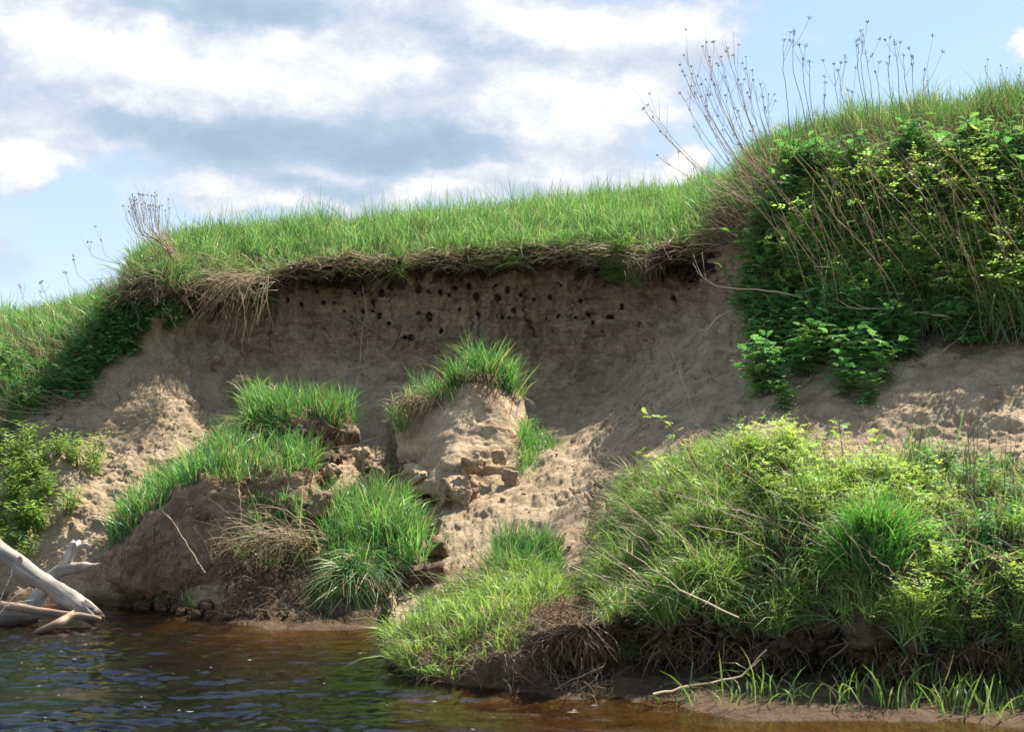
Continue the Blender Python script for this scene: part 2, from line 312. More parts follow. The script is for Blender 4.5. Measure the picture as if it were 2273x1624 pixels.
ct = pchip(tx, tab, cols)                                            # (nc,14,2)
l1 = fbm(np.stack([ct[:, 11, 1]*0+cols*.012, cols*0, cols*0], 1), 1, 4, .6); l2 = fbm(np.stack([cols*.02, cols*0+5, cols*0], 1), 1, 4, .6)
lm = ((cols > 300) & (cols < 1620)).astype(float)
ct[:, 11, 0] += 11*l1*lm; ct[:, 10, 0] += 12*l2*lm; ct[:, 11, 1] += .22*l2*lm; rm = sstep(1250, 1400, cols); ct[:, 3, 0] += 45*l1*rm; ct[:, 3, 1] += .35*l2*rm; ct[:, 2, 1] += .25*l1*rm; rt_ = sstep(1640, 1720, cols); ct[:, 13, 0] += 14*l2*rt_; ct[:, 12, 0] += 14*l2*rt_; ct[:, 12, 0] += 4*l1*lm
# columns -> world control points (nc, R, 3)
cp = np.stack([(cols[:, None]-CX)*ct[..., 1]/FD, ct[..., 1], CAMZ+(YH-ct[..., 0])*ct[..., 1]/FD], -1)
cp[:, 0, 2] = 0
bed1 = cp[:, 0].copy(); bed1[:, 1] -= 1.0; bed1[:, 2] = -.22
bed0 = cp[:, 0].copy(); bed0[:, 1] -= 3.2; bed0[:, 2] = -.9
bedx = cp[:, 0].copy(); bedx[:, 1] = -12; bedx[:, 2] = -1.2
bk1 = cp[:, -1].copy(); bk1[:, 1] += 5; bk1[:, 0] *= 1.2; bk1[:, 2] += .25
bk2 = cp[:, -1].copy(); bk2[:, 1] += 30; bk2[:, 0] *= 2.2; bk2[:, 2] = 5.3+.0*bk2[:, 2]
bk3 = cp[:, -1].copy(); bk3[:, 1] = 900; bk3[:, 0] *= 40; bk3[:, 2] = 4.5
cp = np.concatenate([bedx[:, None], bed0[:, None], bed1[:, None], cp, bk1[:, None], bk2[:, None], bk3[:, None]], 1)
cnt = [3, 10, 26, 22, 28, 40, 95, 62, 40, 78, 82, 88, 84, 34, 34, 34, 14, 8, 4]
vp = np.concatenate([i+np.arange(c)/c for i, c in enumerate(cnt)]+[[len(cnt)]])
R0 = 3                                                               # row index of the shore line
G = np.transpose(pchip(np.arange(cp.shape[1]), np.transpose(cp, (1, 0, 2)), vp), (1, 0, 2))   # (nc,nv,3)
vrow = vp-R0                                                         # 0 shore, 6 bench, 8 cliff foot, 10 wall top, 11 lip, 13 skyline
# lateral extension far left and right, coarse
def ext(Gc, sgn):
    out = []
    for k, dxy in enumerate((1.5, 6, 30, 400)):
        e_ = Gc.copy(); e_[:, 0] += sgn*dxy; out.append(e_)
    return out
exl = ext(G[0], -1)[::-1]; exr = ext(G[-1], 1)
G = np.concatenate([np.array(exl), G, np.array(exr)], 0); colx = np.concatenate([[-420, -400, -380, -340], cols, [2700, 2740, 2760, 2780]])
nc, nv = G.shape[:2]
def grid_normals(G):
    du = np.gradient(G, axis=0); dv = np.gradient(G, axis=1); n = np.cross(du, dv); return nrm(n)
NRM = grid_normals(G)
PX = np.broadcast_to(colx[:, None], (nc, nv)); PY = YH-(G[..., 2]-CAMZ)*FD/np.maximum(G[..., 1], 1); VR = np.broadcast_to(vrow[None], (nc, nv))
P = G.reshape(-1, 3).copy(); nn = NRM.reshape(-1, 3); px = PX.ravel(); py = PY.ravel(); vr = VR.ravel(); near = (P[:, 1] < 26) & (P[:, 1] > 2)
wall = sstep(7.7, 8.6, vr)*(1-sstep(10.0, 10.6, vr))*sstep(330, 480, px)*(1-sstep(1700, 1760, px))
lip = sstep(9.9, 10.3, vr)*(1-sstep(11.0, 11.6, vr))*sstep(280, 430, px)*(1-sstep(1640, 1720, px))
slope = sstep(3.2, 4.5, vr)*(1-sstep(7.6, 8.8, vr))
plateau = sstep(11.0, 11.6, vr)
Q = P[near]; d = np.zeros(len(P))
f1 = fbm(Q, .9, 3); f2 = fbm(Q, 3.1, 4, .55); f3 = fbm(Q, 9, 4, .6); fr = fbm(Q, 2.3, 4, .55, True, 5.)
fs = fbm(Q*[1, 1, .22], 11, 3, .55)                                  # vertical erosion streaks
wn_, ln_, sn_, pn_ = wall[near], lip[near], slope[near], plateau[near]
rightfoot = sstep(1250, 1400, px[near])*(1-sstep(5, 6, vr[near]))*sstep(1.2, 2.2, vr[near])
water_side = 1-sstep(.3, 3, vr[near])
gul = fbm(Q*[1, .45, .45], 2.8, 3, .5, off=9.)                       # runnels down the slope
dd = .05*f1*(1-pn_)+.03*f2+.010*f3
led = fbm(Q*[.5, .5, 2.2], 3.2, 4, .6, True, 71.)
wx, wy_ = worley(Q*[1, 1, .8]+.05*fbm(Q, 4, 2, off=7.)[:, None], 4.2, 6.1); scar = sstep(.0, .3, fbm(Q, 1.2, 3, off=37.))
f4 = fbm(Q, 26, 3, .65, off=5.5); dd += .006*f4*(1-pn_)
dd += wn_*(.050*f2+.055*fs+.030*f3+.012*f4+.030*(led-.8)+scar*(.035*wx-.02*np.exp(-wy_/.05))+.03*sstep(.1, .2, fbm(Q, 1.5, 3, .5, off=91.)))
crk = np.abs(fbm(Q, 1.9, 3, .5, off=23.)); dd -= wn_*.04*np.exp(-(crk/.02)**2)*sstep(.15, .4, fbm(Q, .8, 2, off=3.))
crk2 = np.abs(fbm(Q, 3.3, 3, .5, off=41.)); dd -= sn_*.045*np.exp(-(crk2/.03)**2)*(fbm(Q, .7, 2, off=77.) > .15)
dd += ln_*(.10*f2+.05*f3+.06*fbm(Q, 5, 3, .6, True, 2.)-.05)
clod = np.clip(fbm(Q, 4.5, 4, .62, off=31.)-.15, 0, 1)
slid = fbm((Q@np.array([[.92, .12, 0], [.39, .28, 0], [0, 0, .3]])), 7, 3, .6, off=12.)
dd += sn_*(.018*f2+.022*gul+.012*slid*(1-.8*sstep(1200, 1500, px[near]))+.022*clod*sstep(.0, .5, fbm(Q, .8, 2, off=13.))*(1-.8*sstep(1400, 1600, px[near])))
wa, wb_ = worley(Q+.04*fbm(Q, 5, 2, off=2.)[:, None], 6.5, 1.3); zone = sn_*sstep(.05, .35, fbm(Q, .9, 3, off=19.))*(1-.93*sstep(1100, 1300, px[near]))
dd += zone*(.016*wa-.014*np.exp(-wb_/.09))
dd += rightfoot*(.10*f2+.04*f3)
dd += water_side*(.03*f2+.015*f3)
dd *= .35+.65*sstep(.6, 2.0, vr[near]); d[near] = dd
P += nn*d[:, None]
# sand-martin burrows
def z3(l): return [((600+a/2.32)*.8879, (600+b/2.32)*.8879, r/2.32*.8879) for a, b, r in l]
def z8(l): return [((1200+a/2.706)*.8879, (400+b/2.706)*.8879, r/2.706*.8879) for a, b, r in l]
HOLES = z3([(276,360,16),(356,381,15),(482,362,15),(545,362,14),(447,300,9),(603,409,11),(709,413,13),(818,308,17),(878,268,14),(899,319,11),(947,273,15),
 (1034,284,19),(1096,310,10),(1162,308,15),(1247,284,16),(1326,272,15),(1372,330,20),(1552,292,16),(1476,262,15),(769,354,14),(806,438,19),(858,480,13),
 (1033,423,13),(1097,450,21),(1166,525,15),(953,573,14),(990,570,20),(1384,419,14),(1275,410,11),(1587,410,15),(1519,448,12),(1493,334,17),(1705,344,14),
 (1802,333,15),(1945,265,17),(1978,356,12),(2053,480,13),(1862,256,8),(1891,257,8),(668,309,11),(765,410,9),(788,272,11),(1212,330,14),(1850,440,9),(1561,452,8),(1627,316,10)]) \
 + z8([(870,830,15),(1438,812,18),(1441,880,17),(1337,957,19),(1608,830,17),(1207,1054,14),(1105,1129,16),(872,1062,15),(985,1008,18),(770,1103,14),(834,1155,16),
 (646,850,18),(684,958,14),(742,1052,13),(1768,958,22),(1702,1246,15),(1758,710,18),(447,1075,10),(531,1062,10),(650,1070,9),(150,1062,14)])
for (hx, hy, hr) in HOLES:
    hr *= .86*(.8+.42*abs(math.sin(hx*7.1+hy))); he = .95+.4*abs(math.sin(hx*3.3))
    m = (np.abs(px-hx) < hr*2.2) & (np.abs(py-hy) < hr*2.2) & (vr > 7.5) & (vr < 10.6)
    if not m.any(): continue
    r = np.sqrt(((px[m]-hx)/hr)**2+((py[m]-hy)/(hr*he))**2+.12*np.sin(px[m]*1.3+py[m]))
    k = 1-sstep(.62, 1.12, r)
    P[m, 1] += .24*k; P[m, 2] += .03*k; P[m, 1] -= .012*np.exp(-((r-1.3)/.25)**2)
# a few placed cracks on the wall and slope: (polyline, depth)
CR = [([(1165,640),(1163,690),(1172,715),(1190,745)], .12, 3.0, 0), ([(608,640),(612,700),(598,740),(600,770)], .08, 3, 0), ([(1098,640),(1096,720),(1092,790)], .05, 2.2, 0),
 ([(760,700),(780,712),(790,740)], .08, 3, 0), ([(1400,800),(1382,790),(1330,822),(1290,836),(1225,848)], .05, 2.4, 0), ([(805,640),(808,700),(800,780),(802,800)], .04, 2.4, 0),
 ([(1255,1080),(1290,1100),(1310,1095),(1345,1112),(1350,1135)], .07, 3, 1), ([(1290,1100),(1320,1125),(1300,1150)], .06, 2.6, 1), ([(1310,1095),(1330,1080),(1370,1095)], .05, 2.4, 1),
 ([(805,842),(850,846),(890,838)], .05, 3, 0), ([(1460,690),(1452,730),(1440,770)], .05, 3, 0), ([(690,660),(700,690),(690,720),(730,735)], .04, 2.4, 0)]
for _ in range(22):     # shrinkage cracks running down the face
    cx_ = rng.uniform(590, 1580); cy_ = rng.uniform(625, 700); hh_ = rng.uniform(30, 110); CR.append(([(cx_, cy_), (cx_+rng.normal(0, 6), cy_+hh_*.5), (cx_+rng.normal(0, 9), cy_+hh_)], rng.uniform(.03, .08), rng.uniform(1.8, 2.8), 0))
for _ in range(10):     # ledges
    cx_ = rng.uniform(600, 1500); cy_ = rng.uniform(700, 830); ww_ = rng.uniform(25, 80); CR.append(([(cx_, cy_), (cx_+ww_*.5, cy_+rng.normal(-2, 5)), (cx_+ww_, cy_+rng.normal(-3, 7))], rng.uniform(.025, .05), 2.4, 0))
for pl, dep, wd, lo in CR:
    m = (vr > 4) & (vr < 10.5) & (px > min(p[0] for p in pl)-15) & (px < max(p[0] for p in pl)+15) & (py > min(p[1] for p in pl)-15) & (py < max(p[1] for p in pl)+15)
    x_ = px[m]+3*np.sin(py[m]*.35); y_ = py[m]+3*np.sin(px[m]*.3); dm = np.full(m.sum(), 1e9)
    for (x0, y0), (x1, y1) in zip(pl[:-1], pl[1:]):
        t_ = np.clip(((x_-x0)*(x1-x0)+(y_-y0)*(y1-y0))/((x1-x0)**2+(y1-y0)**2), 0, 1)
        dm = np.minimum(dm, np.hypot(x_-x0-t_*(x1-x0), y_-y0-t_*(y1-y0)))
    P[m] -= nn[m]*(dep*np.exp(-(dm/wd)**2))[:, None]
# colours that belong to the ground itself
tint = np.tile(SAND, (len(P), 1)); big = np.zeros(len(P)); big[near] = fbm(Q, 1.3, 4, .6, off=51.); fine = np.zeros(len(P)); fine[near] = fbm(Q, 6, 3, .6, off=61.)
def paint(m, c):
    global tint
    m = np.clip(m, 0, 1)[:, None]; tint = tint*(1-m)+np.asarray(c)*m
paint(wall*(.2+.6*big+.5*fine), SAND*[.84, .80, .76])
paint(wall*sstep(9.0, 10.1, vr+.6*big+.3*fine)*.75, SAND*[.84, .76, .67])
st2 = np.zeros(len(P)); st2[near] = fbm(Q*[.4, .4, 3.0], 3.5, 4, .6, off=101.); paint(wall*sstep(.1, .5, st2)*.45, SAND*[.62, .55, .48]); paint(wall*sstep(.15, .5, -st2)*.35, SAND*1.15)
stv = np.zeros(len(P)); stv[near] = fs; paint(wall*sstep(.25, .7, stv)*.4, SAND*.62)
paint(sstep(.15, .5, big)*slope*.5, SAND*[.8, .76, .72])
paint(sstep(10.12, 10.4, vr+.25*big+.15*fine)*sstep(330, 420, px)*(1-sstep(1620, 1700, px)), HUMUS)
paint(sstep(11.0, 11.3, vr), HUMUS*1.6)
paint(sstep(8.8, 9.6, vr+.4*big)*(1-sstep(260, 380, px)), HUMUS*1.8)
paint(sstep(1700, 1800, px)*sstep(7.6, 8.3, vr+.3*big), HUMUS*1.7)
paint((1-sstep(.5, 3.4, vr+.6*big))*(1-sstep(1150, 1350, px)*0)*.9, BROWN*.85)
paint((1-sstep(.35, 1.2, (P[:, 2]-0)/.12+.5*big)), WET)
paint(P[:, 2] < -.02, [.15, .105, .06])
paint(sstep(1180, 1350, px)*(1-sstep(4.9, 5.6, vr))*sstep(1.1, 1.6, vr), LITTER)
paint(sstep(855, 900, px)*(1-sstep(4.2, 5.0, vr))*sstep(.7, 1.4, vr)*.7, LITTER*1.3)
ii = (np.arange(nc-1)[:, None]*nv+np.arange(nv-1)[None]).ravel()
F = np.stack([ii, ii+nv, ii+nv+1, ii+1], 1)
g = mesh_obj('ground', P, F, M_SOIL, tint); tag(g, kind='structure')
GP, GN, Gpx, Gpy, Gvr = P, nn, px, py, vr
du = np.linalg.norm(np.gradient(G, axis=0), axis=2); dv = np.linalg.norm(np.gradient(G, axis=1), axis=2); GA = du*dv; GA[:4] = 0; GA[-4:] = 0; GA = GA.ravel()*(GP[:, 1] < 45)
def pick(n, mask, dens=None, seed=None):
    idx = np.nonzero(mask)[0]
    if len(idx) == 0: print("EMPTY PICK"); return np.zeros((0, 3)), np.zeros((0, 3)), np.zeros(0, int)
    w = GA[idx]*(1 if dens is None else dens[idx]); w = w/w.sum()
    k = rng.choice(idx, n, p=w); return GP[k]+rng.normal(0, .006, (n, 3)), GN[k], k
def pmask(poly, v0=-1, v1=15): return inpoly(Gpx, Gpy, poly) & (Gvr >= v0) & (Gvr <= v1)
def ground_at(x, y_img, v0=0, v1=13.2):
    k = np.nonzero((np.abs(Gpx-x) < 4) & (Gvr > v0) & (Gvr < v1))[0]; return GP[k[np.argmin(np.abs(Gpy[k]-y_img))]]

# ------------------------------------------------------------------ water
def wmat():
    m, t = mat_new('river_water'); lk = t.links.new
    geo = node(t, 'ShaderNodeNewGeometry')
    mp = node(t, 'ShaderNodeMapping'); mp.inputs['Scale'].default_value = (1, 1.6, 1); lk(geo.outputs['Position'], mp.inputs[0])
    n1 = node(t, 'ShaderNodeTexNoise'); n1.inputs['Scale'].default_value = 9; n1.inputs['Detail'].default_value = 5; n1.inputs['Roughness'].default_value = .55; lk(mp.outputs[0], n1.inputs[0])
    bp = node(t, 'ShaderNodeBump'); bp.inputs['Strength'].default_value = .3; bp.inputs['Distance'].default_value = .015; lk(n1.outputs[0], bp.inputs['Height'])
    fr = node(t, 'ShaderNodeFresnel'); fr.inputs[0].default_value = 1.33; lk(bp.outputs[0], fr.inputs['Normal'])
    gl = node(t, 'ShaderNodeBsdfGlossy'); gl.inputs['Roughness'].default_value = .04; lk(bp.outputs[0], gl.inputs['Normal']); gl.inputs[0].default_value = (.95,.97,1,1)
    tr = node(t, 'ShaderNodeBsdfTransparent'); tr.inputs[0].default_value = (.85,.74,.55,1)
    mx = node(t, 'ShaderNodeMixShader'); lk(fr.outputs[0], mx.inputs[0]); lk(tr.outputs[0], mx.inputs[1]); lk(gl.outputs[0], mx.inputs[2])
    ab = node(t, 'ShaderNodeVolumeAbsorption'); ab.inputs['Color'].default_value = (.58,.46,.28,1); ab.inputs['Density'].default_value = 3.6
    o = node(t, 'ShaderNodeOutputMaterial'); lk(mx.outputs[0], o.inputs[0]); lk(ab.outputs[0], o.inputs['Volume']); return m
M_WATER = wmat()
xs = np.concatenate([[-300, -80, -30, -14, -9], np.arange(-7, 7.5, .028), [9, 14, 30, 80, 300]])
ys = np.concatenate([[-30, -8, 0, 3, 5], np.arange(6.2, 14.3, .03), [16, 22, 40]])
XX, YY = np.meshgrid(xs, ys, indexing='ij'); Wp = np.stack([XX, YY, np.zeros_like(XX)], -1).reshape(-1, 3)
wpx, wpy = proj(Wp+[0, 0, 1e-6]); fade = sstep(-7, -6.4, Wp[:, 0])*(1-sstep(6.6, 7.3, Wp[:, 0]))*sstep(6.2, 6.6, Wp[:, 1])*(1-sstep(13.6, 14.2, Wp[:, 1]))
fastz = sstep(-.05, .2, fbm(Wp*[.35, .9, 1], .9, 2, off=4.)+.9*np.exp(-(((wpx-230)/330)**2+((wpy-1420)/45)**2)))
w1 = fbm(Wp*[.55, 1.5, 1], 1.3, 2, .5); w2 = fbm(Wp*[.7, 1.6, 1], 4.2, 3, .55, off=8.)
w3 = fbm(Wp*[.8, 1.4, 1], 11, 3, .6, off=15.)
Wp[:, 2] = fade*(.027*w1+(.006+.004*(1-sstep(200, 900, wpx)))*w2*(.5+1.2*fastz)+fastz*.0065*w3+.0008*w3)
n_, m_ = len(xs), len(ys); ii = (np.arange(n_-1)[:, None]*m_+np.arange(m_-1)[None]).ravel(); Fw = np.stack([ii, ii+m_, ii+m_+1, ii+1], 1)
nb = len(Wp); bot = np.array([[xs[0], ys[0], -3], [xs[-1], ys[0], -3], [xs[-1], ys[-1], -3], [xs[0], ys[-1], -3]])
c00, c10, c11, c01 = 0, (n_-1)*m_, n_*m_-1, m_-1
# closed body: side walls as n-gons along each border
wb = mesh_obj('water', np.concatenate([Wp, bot]), Fw, M_WATER)
bm = bmesh.new(); bm.from_mesh(wb.data); bm.verts.ensure_lookup_table(); V = bm.verts
def side(idx, a, b): bm.faces.new([V[i] for i in idx]+[V[nb+a], V[nb+b]])
side([i*m_ for i in range(n_)][::-1], 0, 1); side([c10+j for j in range(m_)][::-1], 1, 2); side([i*m_+m_-1 for i in range(n_)], 3, 2) if False else None
side([i*m_+m_-1 for i in range(n_)], 2, 3); side([j for j in range(m_)], 3, 0); bm.faces.new([V[nb+3], V[nb+2], V[nb+1], V[nb]])
bmesh.ops.recalc_face_normals(bm, faces=bm.faces); bm.to_mesh(wb.data); bm.free()
tag(wb, kind='structure')
# foam flecks drifting on the water
fb = Buf(); nf = 26
fx = rng.uniform(-60, 1500, nf); fy = 1400+rng.uniform(0, 1, nf)**.8*225
for a, b in zip(fx, fy):
    if b < 1400+.0*a or (a > 860 and b < 1545): continue
    Y = 4242/(b-1021); c = W(a, b, Y); c[2] = .012; r = rng.uniform(.002, .007)*(1+(rng.random() < .06)*1.6); k = 7
    an = np.arange(k)/k*2*np.pi; rr = .8*r*rng.uniform(.6, 1.2, k)
    ring = np.stack([c[0]+rr*np.cos(an)*3.6, c[1]+rr*np.sin(an), np.full(k, c[2]-.004)], 1)
    v = np.concatenate([ring, [c+[0, 0, -.002]]]); f = np.array([[i, (i+1) % k, k] for i in range(k)]); fb.add(v, f, np.array([.42, .44, .45]))
M_FOAM = soil_mat('river_foam', .2, .004, 60)
tag(fb.obj('foam', M_FOAM), 'white foam flecks drifting on the brown river', 'foam', kind='stuff')

# ------------------------------------------------------------------ slumped blocks of soil
ROUGH = [0]
def roughz(v): return np.full(len(v), .6) if not ROUGH[0] else (1.35-v[:, 2])*1.3-.2
def hull_block(name, hulls, label, voxel=.022, amp=(.05, .03, .012), tintf=None, smooth_it=2, cat='soil block', group=None):
    bm = bmesh.new()
    for pts in hulls:
        vs = [bm.verts.new(W(*p)) for p in pts]; r = bmesh.ops.convex_hull(bm, input=vs)
        bmesh.ops.delete(bm, geom=list({g for g in r['geom_interior']+r['geom_unused'] if isinstance(g, bmesh.types.BMVert)}), context='VERTS')
    me = bpy.data.meshes.new('tmp'); bm.to_mesh(me); bm.free(); o = bpy.data.objects.new('tmp', me); C.objects.link(o)
    md = o.modifiers.new('r', 'REMESH'); md.mode = 'VOXEL'; md.voxel_size = voxel
    sm = o.modifiers.new('s', 'SMOOTH'); sm.factor = .5; sm.iterations = smooth_it
    dg = bpy.context.evaluated_depsgraph_get(); ev = o.evaluated_get(dg); m2 = ev.to_mesh()
    n = len(m2.vertices); v = np.empty(n*3); m2.vertices.foreach_get('co', v); v = v.reshape(-1, 3)
    nr = np.empty(n*3); m2.vertices.foreach_get('normal', nr); nr = nr.reshape(-1, 3)
    f = np.array([p.vertices[:] for p in m2.polygons]); ev.to_mesh_clear(); bpy.data.objects.remove(o); bpy.data.meshes.remove(me)
    wa, wb_ = worley(v+.03*fbm(v, 6, 2)[:, None], 5.5, 3.3); wc, wd_ = worley(v, 14, 8.1); rz = sstep(-.5, .5, fbm(v, 1.1, 2, off=29.)+roughz(v))
    v = v+nr*(rz*(.055*wa-.045*np.exp(-wb_/.08)+.014*wc-.012*np.exp(-wd_/.12))+amp[0]*1.6*fbm(v, 1.6, 3, .5, off=3.)+amp[1]*.7*fbm(v, 5, 4, .6, off=9.)+amp[1]*.5*(fbm(v, 3.2, 4, .55, True, 4.)-.8)+amp[2]*1.5*fbm(v, 15, 4, .68))[:, None]
    x, y = proj(v); t = tintf(v, nr, x, y); org = v[v[:, 2].argmin()].copy(); org[:2] = v[:, :2].mean(0)
    o = mesh_obj(name, v, f, M_CLOD, t, origin=org); tag(o, label, cat, group)
    return o, v, nr, x, y
def mixc(a, b, m): m = np.clip(m, 0, 1)[:, None]; return np.asarray(a)*(1-m)+np.asarray(b)*m
def t_block(base, topsoil=.0):
    def fn(v, nr, x, y):
        b = fbm(v, 2, 3, off=6.); t = mixc(base, base*[.72, .68, .64], sstep(-.1, .5, b))
        t = mixc(t, HUMUS*2.0, sstep(.55, .85, nr[:, 2]+.25*b)*topsoil)
        return mixc(t, WET, 1-sstep(.05, .35, v[:, 2]+.08*b))
    return fn
B = {}
B['long'] = hull_block('slumped_soil_block', [
  [(215,1250,12.95),(330,1130,12.95),(430,1072,12.95),(300,1120,14.0),(480,975,14.9),(520,1000,13.6),(260,1320,12.9),(430,1330,12.7),(480,1250,12.8)],
  [(430,1072,12.95),(560,1068,13.0),(690,1050,13.2),(480,975,14.9),(650,985,14.9),(700,1060,14.4),(430,1320,12.7),(560,1260,12.75),(730,1200,13.0),(600,1330,12.7)],
  [(640,1100,12.9),(760,1110,13.3),(640,1060,13.4),(740,1140,12.8),(660,1180,12.7),(740,1190,12.9),(700,1080,14)]],
  'large brown slumped soil block with a ridge of grass, behind the driftwood', .024, (.05, .040, .010), t_block(BROWN*1.5, .8))
B['foot'] = hull_block('slumped_soil_block', [
  [(490,1280,12.4),(560,1210,12.7),(640,1200,12.7),(700,1240,12.4),(490,1375,11.9),(600,1385,11.7),(730,1385,11.7),(600,1210,13.4),(740,1290,12.4)],
  [(270,1350,12.9),(330,1310,13.1),(480,1300,12.8),(480,1375,11.95)],],
  'low dark mound of mud and hanging roots at the waterline', .024, (.05, .04, .014), t_block(BROWN*.8, .5))
B['clump'] = hull_block('slumped_soil_block', [
  [(760,1130,13.1),(900,1130,13.1),(935,1210,12.4),(715,1220,12.5),(730,1290,12.1),(930,1290,12.1),(820,1310,12.0),(780,1360,12.15),(900,1370,12.2),(800,1150,14),(920,1180,13.6)]],
  'round dark sod mound under the tall grass tuft near the water', .024, (.05, .035, .014), t_block(LITTER*1.5, .6))
ROUGH[0] = 1
B['centre'] = hull_block('slumped_soil_block', [
  [(868,935,14.9),(940,880,14.9),(1040,835,14.8),(1085,828,15),(1160,890,15.3),(1175,960,14.9),(905,1000,14.6),(890,1040,14.5),(1000,1040,14.0),(1150,1040,14.1),(900,960,15.9),(1120,900,16.2)],
  [(890,1030,14.4),(1000,1010,14.2),(1150,1020,14.3),(1190,1010,14.6),(880,1085,14.3),(1000,1100,13.8),(1150,1110,13.8),(1190,1080,14.1),(1000,1000,15.5)],
  [(1180,990,14.7),(1270,1000,14.8),(1260,1030,14.5),(1180,1090,14.1),(1220,1060,14.3),(1200,1000,15.4)]],
  'big pale sandy slumped block crowned with grass in the middle of the slope', .022, (.05, .014, .006), t_block(SAND*1.12))
ROUGH[0] = 0
B['upper'] = hull_block('slumped_soil_block', [
  [(545,960,14.8),(600,905,14.9),(700,900,14.9),(775,940,15.0),(560,900,15.8),(740,900,15.8),(550,1000,14.8),(680,960,14.55),(730,945,14.6),(700,985,14.7),(790,970,15),(640,1000,14.7)],
  [(660,1000,14.6),(760,1010,14.6),(680,1050,14.3),(780,1020,14.5),(680,990,15.2),(740,990,15.1)]],
  'turf block with brown rooty underside resting high on the left slope', .022, (.05, .04, .014), t_block(BROWN*1.15, .7))
# separate earth clods
def clod(pxc, pyc, Y, rx, rz, label, base=SAND, ry=None, seed=0, group=None):
    s = FD/Y; rr = np.random.default_rng(seed); c = W(pxc, pyc, Y); a, b = rx/s, rz/s; e_ = (ry or rx)/s
    bm = bmesh.new(); r = []
    for _ in range(13):
        q = rr.normal(size=3); q /= np.linalg.norm(q); q = np.sign(q)*np.abs(q)**.6; q *= rr.uniform(.75, 1.05); r.append(bm.verts.new((q[0]*a, q[1]*e_, q[2]*b)))
    h = bmesh.ops.convex_hull(bm, input=r); bmesh.ops.delete(bm, geom=list({g for g in h['geom_interior']+h['geom_unused'] if isinstance(g, bmesh.types.BMVert)}), context='VERTS')
    me = bpy.data.meshes.new('tmp'); bm.to_mesh(me); bm.free(); o = bpy.data.objects.new('tmp', me); C.objects.link(o)
    md = o.modifiers.new('r', 'REMESH'); md.mode = 'VOXEL'; md.voxel_size = .014
    dg = bpy.context.evaluated_depsgraph_get(); ev = o.evaluated_get(dg); m2 = ev.to_mesh(); n = len(m2.vertices)
    v = np.empty(n*3); m2.vertices.foreach_get('co', v); v = v.reshape(-1, 3); nr = np.empty(n*3); m2.vertices.foreach_get('normal', nr); nr = nr.reshape(-1, 3)
    f = np.array([p.vertices[:] for p in m2.polygons]); ev.to_mesh_clear(); bpy.data.objects.remove(o); bpy.data.meshes.remove(me)
    v = v+c; wa, wb_ = worley(v, 11, seed*1.7); v = v+nr*(.018*fbm(v, 5, 4, .6, off=seed)+.012*fbm(v, 14, 4, .65, off=1.)+.026*wa-.022*np.exp(-wb_/.1))[:, None]
    t = mixc(base, base*[.7, .66, .62], sstep(-.2, .5, fbm(v, 4, 3, off=8.)))
    o = mesh_obj('soil_clod', v, f, M_CLOD, t, origin=c-[0, 0, b]); tag(o, label, 'clod', group)
CL = [(985,1095,13.6,24,40,'leftmost of the three upright clods under the pale central block',SAND),
 (1022,1110,13.5,26,45,'middle of the three upright clods under the pale central block, standing highest',SAND*1.05),
 (1052,1085,13.6,20,38,'rightmost of the three upright clods under the pale central block',SAND),
 (800,1022,14.2,34,36,'tall crumbled clod between the upper turf block and the central block',SAND*.95),
 (845,1040,14.0,30,22,'sunlit flat clod right of the tall crumbled clod',SAND*1.05),
 (1090,1135,13.3,48,22,'dark moist crumbly clod below the central block',BROWN*.8),
 (1060,1180,12.9,36,14,'small dark clod lying on the pale sand above the peninsula',BROWN*.8),
 (975,1215,12.5,42,26,'brown clod beside the round grass tuft',BROWN),
 (955,1275,12.0,55,32,'large dark clod below the hollow right of the grass tuft',BROWN*.75),
 (480,800,16.25,24,15,'rounded lump below the hanging straw at left',SAND*.9),
 (540,852,16.1,30,24,'sunlit crumbly lump at the top of the bright sand strip',SAND*1.05),
 (705,1120,12.8,44,34,'cracked clay lump at the right end of the long soil block',BROWN*1.3),
 (1255,1030,14.3,22,16,'small clod right of the narrow grass tuft',SAND),
 (1140,1330,10.9,40,18,'brown clod on the peninsula among dry stems',BROWN*.8),
 (1280,975,14.6,18,11,'lone small clod on the shaded slope right of the central block',SAND*.9),
 (735,1045,14.0,28,18,'broken ledge clod under the upper turf block',SAND*.95),
 (1050,1030,13.9,34,26,'rough clod embedded in the front of the central block',SAND*1.0),
 (1110,1010,14.0,24,24,'knobbly clod on the right side of the central block front',SAND*1.0),
 (1135,1060,13.8,26,30,'blocky clod at the lower right corner of the central block',SAND*1.0),
 (930,1060,14.1,24,20,'angular clod at the lower left corner of the central block',SAND*1.0)]
for i, (a, b, Y, rx, rz, lab, base) in enumerate(CL): clod(a, b, Y, rx, rz, lab, base, seed=i+3)

# ------------------------------------------------------------------ grass
GREENS = np.array([[.11,.25,.065],[.13,.29,.075],[.10,.24,.085],[.18,.33,.09],[.27,.37,.14]])
DARKG = np.array([[.065,.20,.045],[.09,.24,.055],[.065,.20,.06],[.14,.29,.07],[.23,.35,.11]])
LIME = np.array([[.18,.33,.06],[.25,.40,.075],[.14,.28,.06],[.33,.44,.13]])
STRAWC = np.array([[.42,.30,.17],[.34,.23,.13],[.27,.17,.10],[.50,.38,.24],[.20,.13,.08]])
ROOTC = np.array([[.20,.12,.07],[.14,.085,.05],[.26,.17,.10],[.10,.06,.04]])
def colours(n, pal, jit=.12, dry=0., drypal=STRAWC):
    c = pal[rng.integers(0, len(pal), n)]*(1+rng.normal(0, jit, (n, 1))); 
    if dry > 0:
        k = rng.random(n) < dry; c[k] = drypal[rng.integers(0, len(drypal), k.sum())]
    return np.clip(c, .01, .9)
